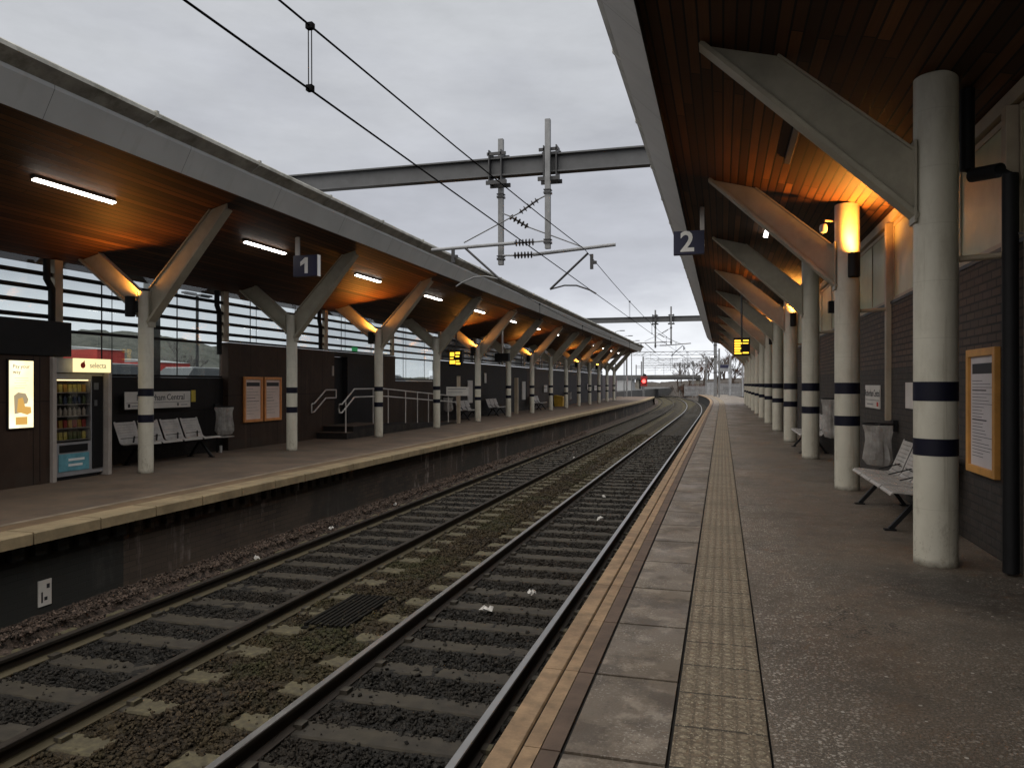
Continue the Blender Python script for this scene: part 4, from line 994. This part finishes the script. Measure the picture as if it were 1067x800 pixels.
# ------------------------------------------------------------------ overhead line
def insul(m, a, b, n=6, r=.06):
    a, b = Vector(a), Vector(b); d = b - a; L = d.length; q = d.to_track_quat('Z', 'Y').to_matrix()
    prof = [(.018, 0)]
    for i in range(n):
        z = L * (i + .3) / n
        prof += [(.02, z - .001), (r, z + .01), (r * .9, z + .022), (.02, z + .035)]
    prof += [(.018, L)]
    mm = MB().lathe(prof, seg=12)
    m.add([a + q @ Vector(v) for v in mm.v], mm.f); return m
def gantry(y, label, sx=0., full=True):
    root = thing('overhead_gantry', label, 'gantry', (sx, y, 0))
    b = MB().box(-13.2, 5.2, -.11, .11, 6.24, 6.27).box(-13.2, 5.2, -.11, .11, 5.89, 5.92).box(-13.2, 5.2, -.012, .012, 5.92, 6.24)
    b.build('beam', 'beam_grey', root)
    for x in (-13.1, 5.1): MB().box(x - .13, x + .13, -.13, .13, -.9, 5.84).build('mast', 'steel', root)
    for k, (x, z0, z1, s_, yo) in enumerate(((-4.48, 4.10, 6.74, -1, .20), (-3.38, 4.32, 6.92, 1, -.20))):
        dp = MB().box(x - .052, x + .052, yo - .052, yo + .052, z0, z1).build('drop_post', 'steel', root)
        m = MB()
        for dx in (-.1, .1):
            m.box(x + dx * (1.6 if dx * s_ > 0 else 1) - .012, x + dx * (1.6 if dx * s_ > 0 else 1) + .012, -.16, .16, 5.73, 6.42)
        m.box(x - .22, x + .22, -.17, -.125, 5.71, 5.79).box(x - .22, x + .22, .125, .17, 5.71, 5.79).box(x - .2, x + .2, -.16, -.12, 6.31, 6.37).box(x - .2, x + .2, .12, .16, 6.31, 6.37)
        m.build('clamp_bracket', 'dark_metal', dp)
        for z in (z0 + .12, z0 + (1.12 if k else 1.42)):
            MB().box(x - .075, x + .075, yo - .075, yo + .075, z - .02, z + .02).box(x - .075, x + .075, yo - .075, yo + .075, z + .05, z + .07).build('band_clamp', 'dark_metal', dp)
    # cantilevers: the arm fixed to one post reaches past the other over its own track
    for (xp, xe, zt, zs, yo, xt) in ((-3.38, -5.92, 4.50, 5.42, -.1, -5.2), (-4.48, -2.06, 4.28, 5.16, .1, -2.62)):
        d = 1 if xe > xp else -1
        q0 = xp + d * .30; q1 = xp + d * .72
        arm = MB().tube([(xp + d * .06, yo, zt), (q0, yo, zt - .01)], .018, 8).tube([(q1, yo, zt - .012), (xe, yo, zt - .07 * (1 if d < 0 else -1.6))], .036, 10).build('cantilever_tube', 'fence_grey', root, smooth=True)
        insul(MB(), (q0, yo, zt - .01), (q1, yo, zt - .012), 6, .075).build('insulator', 'ceramic', arm, smooth=True)
        tie = MB().tube([(xp + d * .06, yo, zs), (xp + d * .22, yo, zs - .07)], .014, 6).tube([(xp + d * .62, yo, zs - .32), (xt, yo, zt + .05)], .013, 6).build('tie_rod', 'steel', root)
        insul(MB(), (xp + d * .22, yo, zs - .07), (xp + d * .62, yo, zs - .32), 5, .065).build('insulator', 'ceramic', tie, smooth=True)
        za = zt - .02
        MB().tube([(xt, yo, za - .02), (xt - .78 * (1 if d > 0 else -1), yo, za - .72)], .024, 8).build('registration_strut', 'dark_metal', root)
        e0 = xt - .78 * (1 if d > 0 else -1)
        MB().tube([(e0, yo, za - .72), (e0 + .3 * d, yo, za - .65), (e0 + .55 * d, yo, za - .66), (e0 + .82 * d, yo, za - .76), (e0 + .95 * d, yo, za - .84)], .016, 8).build('registration_arm', 'steel' if d < 0 else 'dark_metal', root, smooth=True)
        MB().box(xe - d * .48 - .03, xe - d * .48 + .03, yo - .03, yo + .03, zt - .36, zt - .06).box(xe - d * .48 + .03, xe - d * .48 + .1, yo - .03, yo + .03, zt - .26, zt - .2).build('hanging_clamp', 'dark_metal', root)
    return root
gantry(15., 'overhead line gantry beam crossing between both canopies near the platform number signs')
gantry(53., 'second overhead line gantry, smaller beam beyond the platform number signs')
def wire_pts(x, zsup, sag, spans, n=10):
    P = []
    for a, b in zip(spans, spans[1:]):
        for k in range(n):
            t_ = k / n; y = a + (b - a) * t_; P.append((x + sh(y), y, zsup - 4 * sag * t_ * (1 - t_)))
    y = spans[-1]; P.append((x + sh(y), y, zsup)); return P
SP = [-23., 15., 53., 95., 120., 145., 170.]
for x, lab, SQ, w0 in ((-2.66, 'over the track beside platform 2', SP, -20), (-5.42, 'over the track beside platform 1', SP[1:], 15)):
    cat = MB().tube(wire_pts(x, 4.30, .38, SQ), .0075, 6).build('catenary_wire', 'wire', smooth=True); tag(cat, 'upper catenary wire ' + lab, 'overhead wire')
    cw = MB().tube([(x + sh(y), y, 3.57) for y in ysamp(w0, 170, 4)], .0075, 6).build('contact_wire', 'wire', smooth=True); tag(cw, 'lower contact wire ' + lab, 'overhead wire')
    for k, y in enumerate((-3., 4.5, 22.6, 30., 38., 46., 60., 68., 76., 86.) if x > -5 else (22.6, 30., 38., 46., 60., 68.)):
        a = [s_ for s_ in SP if s_ <= y][-1]; b = [s_ for s_ in SP if s_ > y][0]; t_ = (y - a) / (b - a); z = 4.30 - 1.52 * t_ * (1 - t_)
        MB().tube([(x + sh(y) - .012, y, 3.57), (x + sh(y) - .014, y, z)], .004, 5).tube([(x + sh(y) + .012, y, 3.57), (x + sh(y) + .010, y, z)], .004, 5).box(x + sh(y) - .022, x + sh(y) + .022, y - .02, y + .02, 3.56, 3.60).box(x + sh(y) - .025, x + sh(y) + .025, y - .02, y + .02, z - .02, z + .02).build('dropper', 'wire', cat)
# portals further on
for k, (y, lab) in enumerate(((95., 'pale overhead portal just beyond the platform ends'), (120., 'pale overhead portal behind the red signal light'), (145., 'pale overhead portal in front of the road bridge'), (170., 'pale overhead portal beyond the road bridge'))):
    root = thing('overhead_portal', lab, 'portal', (sh(y), y, 0), 0, 'overhead portals on the curve'); xa, xb = (-10.6, .6) if k == 0 else (-9.2, .4)
    for x in (xa, xb): MB().box(x - .1, x + .1, -.1, .1, -1.2, 5.9).build('mast', 'steel', root)
    MB().box(xa, xb, -.07, .07, 5.55, 5.62).box(xa, xb, -.07, .07, 5.15, 5.2).build('beam', 'steel', root)
    m = MB(); x = xa
    while x < xb - .5: m.bar((x, 0, 5.2), (x + .5, 0, 5.55), .03, .03).bar((x + .5, 0, 5.55), (x + 1., 0, 5.2), .03, .03) if x < xb - 1. else None; x += 1.
    m.build('lattice', 'steel', root)
    for x in (-5.6, -2.5): MB().tube([(x - 1.3, 0, 4.6), (x + 1.3, 0, 4.68)], .035, 6).tube([(x + (.6 if x < -4 else -.6), 0, 3.6), (x + (.6 if x < -4 else -.6), 0, 5.6)], .03, 6).build('cantilever_tube', 'steel', root)

# ------------------------------------------------------------------ beyond the platforms
root = thing('signal', 'red railway signal light at the far end of platform 1', 'signal', (-9.7, 98., 0))
MB().tube([(0, 0, -.9), (0, 0, 1.35)], .07, 10).build('post', 'steel', root); MB().box(-.42, .42, -.05, .12, 1.3, 2.6).build('head', 'signal_bloom', root, bevel=.05)
MB().lathe([(.001, -.085), (.24, -.08), (.24, -.05)], (0, 0, 1.95), 16, 'y', False).build('red_lamp', 'red_lamp', root)
MB().lathe([(.29, -.05), (.29, -.3), (.27, -.3), (.27, -.05)], (0, 0, 1.95), 16, 'y', False).build('hood', 'black', root); MB().prism([(-.2, 2.56), (.25, 2.56), (.3, 2.8), (.0, 2.95)], 'y', -.04, .1).build('route_plate', 'black', root)
l = bpy.data.lights.new('signal_glow', 'POINT'); l.energy = 14; l.color = (1, .05, .03); l.shadow_soft_size = .1
o = bpy.data.objects.new('signal_glow', l); COL.objects.link(o); o.parent = root; o.location = (0, -.22, 1.95)
def lamp_post(x, y, h, label, lit=False, grp='street lamps beyond the canopies'):
    root = thing('street_lamp', label, 'street lamp', (x, y, 0), 0, grp)
    MB().tube([(0, 0, -1.3), (0, 0, h)], .07, 8, r2=.045).build('post', 'steel', root); MB().tube([(0, 0, h), (.25, 0, h + .12), (.6, 0, h + .14)], .03, 6).build('arm', 'steel', root)
    MB().box(.5, 1.05, -.1, .1, h + .10, h + .19).build('lamp_head', 'lamp_white' if lit else 'dark_metal', root, bevel=.02)
lamp_post(-11.6, 85, 7.45, 'street lamp just above the platform 1 canopy end, tallest of three'); lamp_post(-11.5, 92, 7.3, 'middle street lamp of the row beyond the platform 1 canopy'); lamp_post(-11.4, 99, 7.1, 'lowest looking street lamp of the row beyond platform 1 canopy')
lamp_post(-2.2, 118, 5.6, 'lit lamp post in front of the bare bank by platform 2 end', True)
root = thing('mast', 'broad grey steel mast standing on the far end of platform 2', 'mast', (-.85, 100, 0))
MB().box(-.2, .2, -.16, .16, -.9, 7.0).build('column', 'steel', root); MB().box(-.28, .28, -.24, .24, 0.001, .05).build('base_plate', 'steel', root)
for z in (3., 5., 6.5): MB().box(-.24, .24, -.2, .2, z, z + .12).build('clamp', 'dark_metal', root)
for (x, y, h, w, lab) in ((-.35, 104, 4.5, .09, 'slim pale post next to the broad grey mast'), (1.05, 106, 5.2, .16, 'thick pale post beside the blue sign on platform 2'), (2.45, 98, 3.9, .11, 'grey post at the corner beyond the platform 2 columns')):
    tag(MB().box(x - w, x + w, y - w, y + w, 0, h).build('pale_post', 'fence_grey'), lab, 'post')
root = thing('blue_sign', 'blue and white information sign between posts at platform 2 end', 'sign', (.35, 106, 0))
MB().box(-.75, .5, -.05, .05, 3.3, 4.25).build('board', 'fence_grey', root); MB().box(-.7, .5, -.06, -.051, 3.75, 4.2).build('blue_panel', 'sign_blue', root)
MB().box(-.7, -.62, 0, .08, 0, 3.3).box(.4, .48, 0, .08, 0, 3.3).build('legs', 'fence_grey', root)
def fence(x0, x1, y, h, lab, mat='fence_grey'):
    root = thing('palisade_fence', lab, 'fence', (0, y, 0)); m = MB(); x = x0
    while x < x1: m.prism([(x, -.2), (x + .09, -.2), (x + .09, h - .08), (x + .045, h), (x, h - .08)], 'y', -.015, .015); x += .15
    m.build('pales', mat, root); MB().box(x0, x1, .016, .05, .3, .36).box(x0, x1, .016, .05, h - .4, h - .34).build('rail', mat, root)
fence(-5.5, -1.4, 116.5, 1.35, 'pale palisade fence across the end of platform 2 left of mast'.replace('left of', 'before the'))
fence(-.4, 2.6, 116., 1.7, 'pale palisade fence under the blue sign at platform 2 end')
root = thing('equipment_cabinet', 'grey trackside equipment cabinet beside the broad mast', 'cabinet', (-1.55, 113, 0))
MB().box(-.6, .5, -.3, .3, 0, 1.9).build('body', 'fence_grey', root, bevel=.02); MB().box(-.66, .56, -.36, .36, 1.9, 1.98).build('roof_cap', 'steel', root); MB().box(-.05, -.03, -.305, -.3, .1, 1.8).build('door_seam', 'dark_metal', root)
root = thing('road_bridge', 'grey road bridge crossing the curving tracks far beyond', 'bridge', (0, 150, 0))
MB().box(-60, -4, 0, 9, 2.5, 2.9).build('deck', 'beam_grey', root); MB().box(-60, -4, -.15, 0, 2.8, 3.35).build('parapet', 'shed_dark', root)
for x in (-30, -26, -22, -18, -16.2, -4.6): MB().box(x - .35, x + .35, .5, 8, -1.3, 2.5).build('pier', 'concrete', root)
root = thing('station_cabin', 'low grey cabin behind the red signal', 'cabin', (-15.5, 118, 0))
MB().box(-2.5, 2.2, -2, 2, -1.2, 2.3).build('wall', 'shed_grey', root); MB().prism([(-2.8, 2.3), (2.5, 2.3), (2.4, 2.6), (-2.7, 2.9)], 'y', -2.2, 2.2).build('roof', 'beam_grey', root)
struct(MB().sheet([-34 + 1.5 * i for i in range(60)], [119 + 3. * i for i in range(60)], lambda x, y: -1.25 + min(1 + (y - 119) * .06, 3.4, max(0., (x - sh(y) + .2) * .62)) * (1 + random.uniform(-.12, .12))).build('embankment', 'bank', smooth=True))
struct(MB().sheet([-160 + 6. * i for i in range(60)], [255 + 6. * i for i in range(12)], lambda x, y: -1 + min(1, (y - 255) / 40) * (3.4 + 1.2 * math.sin(x * .05) + random.uniform(-1., 1.4))).build('wooded_ridge', 'bank', smooth=True))

# bare trees
def bare_tree(x, y, z, h, label, seed, mat='twig', bush=False, cat='tree', grp='bare trees beyond the platforms'):
    rnd = random.Random(seed); root = thing('bare_bush' if bush else 'bare_tree', label, cat, (x, y, z), 0, grp)
    tr, tw = MB(), MB()
    def grow(p, d, L, r, lv):
        q = p + d * L; mid = p + d * L * .5 + Vector((rnd.uniform(-1, 1), rnd.uniform(-1, 1), 0)) * L * .06
        (tr if lv < 2 else tw).tube([p, mid, q], r, 5 if lv < 2 else 3, False, r * .6)
        if lv >= 5: return
        for i in range(3 if lv < 4 else 4):
            nd = (d + Vector((rnd.uniform(-1, 1), rnd.uniform(-1, 1), rnd.uniform(-.25, .75))) * .75).normalized()
            grow(p + d * L * rnd.uniform(.45, 1.), nd, L * rnd.uniform(.55, .8), max(r * .55, .022), lv + 1)
    if bush:
        for i in range(12): grow(Vector((rnd.uniform(-.8, .8), rnd.uniform(-.8, .8), 0)), Vector((rnd.uniform(-.6, .6), rnd.uniform(-.6, .6), 1)).normalized(), h * .33, .03, 2)
        tw.build('twigs', mat, root)
    else:
        grow(Vector((0, 0, 0)), Vector((rnd.uniform(-.08, .08), rnd.uniform(-.08, .08), 1)).normalized(), h * .34, h * .022, 0)
        tr.build('trunk', 'bark', root); tw.build('crown', mat, root)
    return root
tl = [(-6.5, 165, 9.5), (-3.5, 160, 8), (-1.0, 150, 9), (2., 142, 7.5), (4., 132, 7), (0.5, 175, 10), (6., 150, 9), (-10, 182, 9)]
tl += [(-9 + 1.9 * i + (i * 37 % 5) * .3, 176 + (i * 53 % 11) * 2.2, 7. + (i * 29 % 7) * .6) for i in range(9)]
tw_lab = ['tallest', 'slender', 'broad', 'low', 'leaning', 'distant', 'rounded', 'isolated'] + ['twiggy'] * 9
ANCH = ['behind the lit lamp post', 'between lamp post and bridge pier', 'behind the broad grey mast', 'behind the blue sign', 'behind the thick pale post', 'on the bank crest', 'by the platform 2 canopy end', 'above the road bridge'] + ['on the bank skyline, %s in its row from the road bridge' % ORD[i] for i in range(9)]
for i, (x, y, h) in enumerate(tl):
    bare_tree(x, y, 0 if i < 7 else (-1 if i == 7 else 1.8), h, '%s bare brown tree %s' % (tw_lab[i], ANCH[i]), 40 + i, 'twig_red' if i % 3 == 1 else 'twig')
for i, (x, y, h, lab) in enumerate(((-5.5, 128, 3.2, 'reddish bare bush at the track edge before the lamp post'), (-4., 124, 3., 'reddish bare bush beside the palisade fence'), (-2.8, 126, 3.4, 'reddish bare bush behind the equipment cabinet'), (-7., 134, 3., 'brown bare bush on the inside of the curve'), (.8, 122, 3.4, 'dark bare bush behind the blue sign'), (2.6, 120, 4., 'brown bare bush beyond the corner post'))):
    bare_tree(x, y, -.6, h, lab, 70 + i, 'twig_red' if i < 3 else 'twig', True, 'bush', 'bare bushes beyond platform 2')
for i, (x, y, h, lab) in enumerate(((-92, 112, 10, 'bare pale tree seen through the barred window beside the bin bag'), (-96, 119, 9, 'bare tree outside the barred window, just past the pale one'), (-100, 126, 9, 'bare tree far across the car park'))):
    bare_tree(x, y, .5, h, lab, 90 + i, 'twig_hazed', False, 'tree', 'bare trees by the car park')
# car park things
def shed(x, y, w, d, h, rz, lab, mat):
    root = thing('retail_shed', lab, 'building', (x, y, .55), rz)
    MB().box(-w / 2, w / 2, -d / 2, d / 2, 0, h).build('wall', mat, root); MB().prism([(-w / 2 - .2, h), (w / 2 + .2, h), (0, h + .6)], 'y', -d / 2, d / 2).build('roof', 'shed_grey', root); MB().box(w / 2, w / 2 + .05, -d / 4, d / 4, 0, h * .5).build('entrance', 'car_glass', root)
shed(-90, 88.2, 12, 5, 5.9, 0, 'red boxy building beyond the car park, above the vending header', 'red_shed')
shed(-90, 100.5, 12, 8.5, 4.4, 0, 'long low red building beyond the car park behind first column', 'red_shed')
shed(-150, 205, 14, 30, 3.4, .0, 'grey low building beyond the parked cars', 'shed_grey')
def car(x, y, rz, lab, z=.55):
    root = thing('parked_car', lab, 'car', (x, y, z), rz, 'cars parked behind the barred windows')
    MB().prism([(-2.1, .3), (2.1, .3), (2.12, .62), (1.95, .82), (1., .95), (-1.7, .98), (-2.1, .8)], 'y', -.86, .86).build('body', 'car_silver', root, bevel=.06)
    cb = MB(); b = [(-1.75, .97), (1.05, .94), (.35, 1.42), (-1.1, 1.45)]
    cb.add([(p[0], s_ * (.80 if i < 2 else .62), p[1]) for s_ in (-1, 1) for i, p in enumerate(b)], [(0, 1, 2, 3), (7, 6, 5, 4), (0, 4, 5, 1), (1, 5, 6, 2), (2, 6, 7, 3), (3, 7, 4, 0)]); cb.build('cabin_glass', 'car_glass', root, bevel=.03)
    MB().box(-1.08, .33, -.6, .6, 1.44, 1.475).build('roof', 'car_silver', root, bevel=.02)
    for wx in (-1.3, 1.3):
        for s_ in (-1, 1):
            w = MB().lathe([(.02, -.1), (.29, -.1), (.32, -.06), (.32, .06), (.29, .1), (.02, .1)], (wx, s_ * .8, .32), 18, 'y').build('wheel', 'tyre', root, smooth=True)
            MB().lathe([(.01, .102 * s_), (.19, .102 * s_), (.19, .108 * s_), (.01, .11 * s_)], (wx, s_ * .8, .32), 14, 'y').build('rim', 'steel', w)
car(-17.5, 18.6, 1.62, 'silver parked car outside the barred window behind first forked column', .72)
car(-18.5, 23.6, 1.55, 'silver parked car outside the barred window near the bin bag', .72)
car(-17, 36.5, 1.5, 'silver parked car outside window beyond the access ramp', .6)
root = thing('car_park_lamp', 'twin headed lamp post in the car park beyond the barred window', 'street lamp', (-28, 35.5, .55))
MB().tube([(0, 0, 0), (0, 0, 6.)], .08, 8).build('post', 'dark_metal', root); MB().box(-.15, .15, -1.1, -.2, 5.95, 6.05).box(-.15, .15, .2, 1.1, 5.95, 6.05).box(-.05, .05, -1., 1., 5.9, 5.94).build('lamp_head', 'dark_metal', root)

# ------------------------------------------------------------------ world, sun, camera
w = bpy.data.worlds.new('World'); S.world = w; w.use_nodes = True
nt = w.node_tree; n, L = nt.nodes, nt.links
bg = n['Background']; bg.inputs['Strength'].default_value = .1
sky = n.new('ShaderNodeTexSky'); sky.sky_type = 'NISHITA'; sky.sun_disc = False; sky.sun_elevation = R(58); sky.sun_rotation = R(200); sky.air_density = 1.; sky.dust_density = 4.
tc = n.new('ShaderNodeTexCoord'); sp = n.new('ShaderNodeSeparateXYZ'); L.new(tc.outputs['Generated'], sp.inputs[0])
nz = n.new('ShaderNodeTexNoise'); mp = n.new('ShaderNodeMapping'); mp.inputs['Scale'].default_value = (1.6, 1.6, 5.); L.new(tc.outputs['Generated'], mp.inputs[0]); L.new(mp.outputs[0], nz.inputs['Vector']); nz.inputs['Scale'].default_value = 1.7; nz.inputs['Detail'].default_value = 5; nz.inputs['Roughness'].default_value = .55
ad = n.new('ShaderNodeMath'); ad.operation = 'MULTIPLY_ADD'; L.new(nz.outputs['Fac'], ad.inputs[0]); ad.inputs[1].default_value = .30; L.new(sp.outputs['Z'], ad.inputs[2])
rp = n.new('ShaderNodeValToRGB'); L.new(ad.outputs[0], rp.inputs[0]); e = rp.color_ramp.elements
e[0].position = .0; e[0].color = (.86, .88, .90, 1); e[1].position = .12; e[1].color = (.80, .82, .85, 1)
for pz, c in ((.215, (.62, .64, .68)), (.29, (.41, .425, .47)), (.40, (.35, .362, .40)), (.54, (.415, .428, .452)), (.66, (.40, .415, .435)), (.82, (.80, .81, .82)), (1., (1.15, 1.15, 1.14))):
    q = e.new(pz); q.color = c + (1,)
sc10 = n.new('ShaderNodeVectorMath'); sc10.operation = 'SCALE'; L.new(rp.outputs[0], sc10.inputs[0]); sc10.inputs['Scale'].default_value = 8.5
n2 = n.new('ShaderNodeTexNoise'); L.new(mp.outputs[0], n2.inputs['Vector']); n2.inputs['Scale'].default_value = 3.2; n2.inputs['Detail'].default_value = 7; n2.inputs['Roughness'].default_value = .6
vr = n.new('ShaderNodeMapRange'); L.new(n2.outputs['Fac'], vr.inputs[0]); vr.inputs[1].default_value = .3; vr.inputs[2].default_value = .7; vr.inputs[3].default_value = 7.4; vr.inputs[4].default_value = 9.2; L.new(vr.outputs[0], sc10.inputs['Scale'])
hs = n.new('ShaderNodeHueSaturation'); hs.inputs['Saturation'].default_value = .25; L.new(sky.outputs[0], hs.inputs['Color'])
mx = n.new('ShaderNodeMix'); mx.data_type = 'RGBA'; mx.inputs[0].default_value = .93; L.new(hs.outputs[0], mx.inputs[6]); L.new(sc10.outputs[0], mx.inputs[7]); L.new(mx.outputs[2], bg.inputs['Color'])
sl = bpy.data.lights.new('sun', 'SUN'); sl.energy = 1.5; sl.angle = R(100); sl.color = (1., .91, .80)
so = bpy.data.objects.new('sun', sl); COL.objects.link(so)
el, rot_ = R(58), R(200)
so.rotation_euler = (Vector((0, 0, 0)) - Vector((math.sin(rot_) * math.cos(el), math.cos(rot_) * math.cos(el), math.sin(el)))).to_track_quat('-Z', 'Y').to_euler()
cam = bpy.data.cameras.new('camera'); co = bpy.data.objects.new('camera', cam); COL.objects.link(co); S.camera = co
cam.sensor_width = 36; cam.lens = 785 / 1067 * 36; cam.clip_end = 3000; cam.clip_start = .05
co.location = (0, 0, 1.6); co.rotation_euler = (R(90), 0, math.atan(219 / 785))
S.view_settings.view_transform = 'Standard'; S.view_settings.look = 'None'; S.view_settings.exposure = .74; S.view_settings.gamma = 1
try: S.view_settings.use_curve_mapping = False
except Exception: pass
S.render.engine = 'CYCLES'; S.cycles.use_denoising = True
try: S.cycles.denoiser = 'OPENIMAGEDENOISE'
except Exception: pass
S.cycles.use_light_tree = True; S.cycles.max_bounces = 8; S.cycles.diffuse_bounces = 4; S.cycles.glossy_bounces = 3; S.cycles.transparent_max_bounces = 10; S.cycles.sample_clamp_indirect = 4.; S.cycles.caustics_reflective = False; S.cycles.caustics_refractive = False
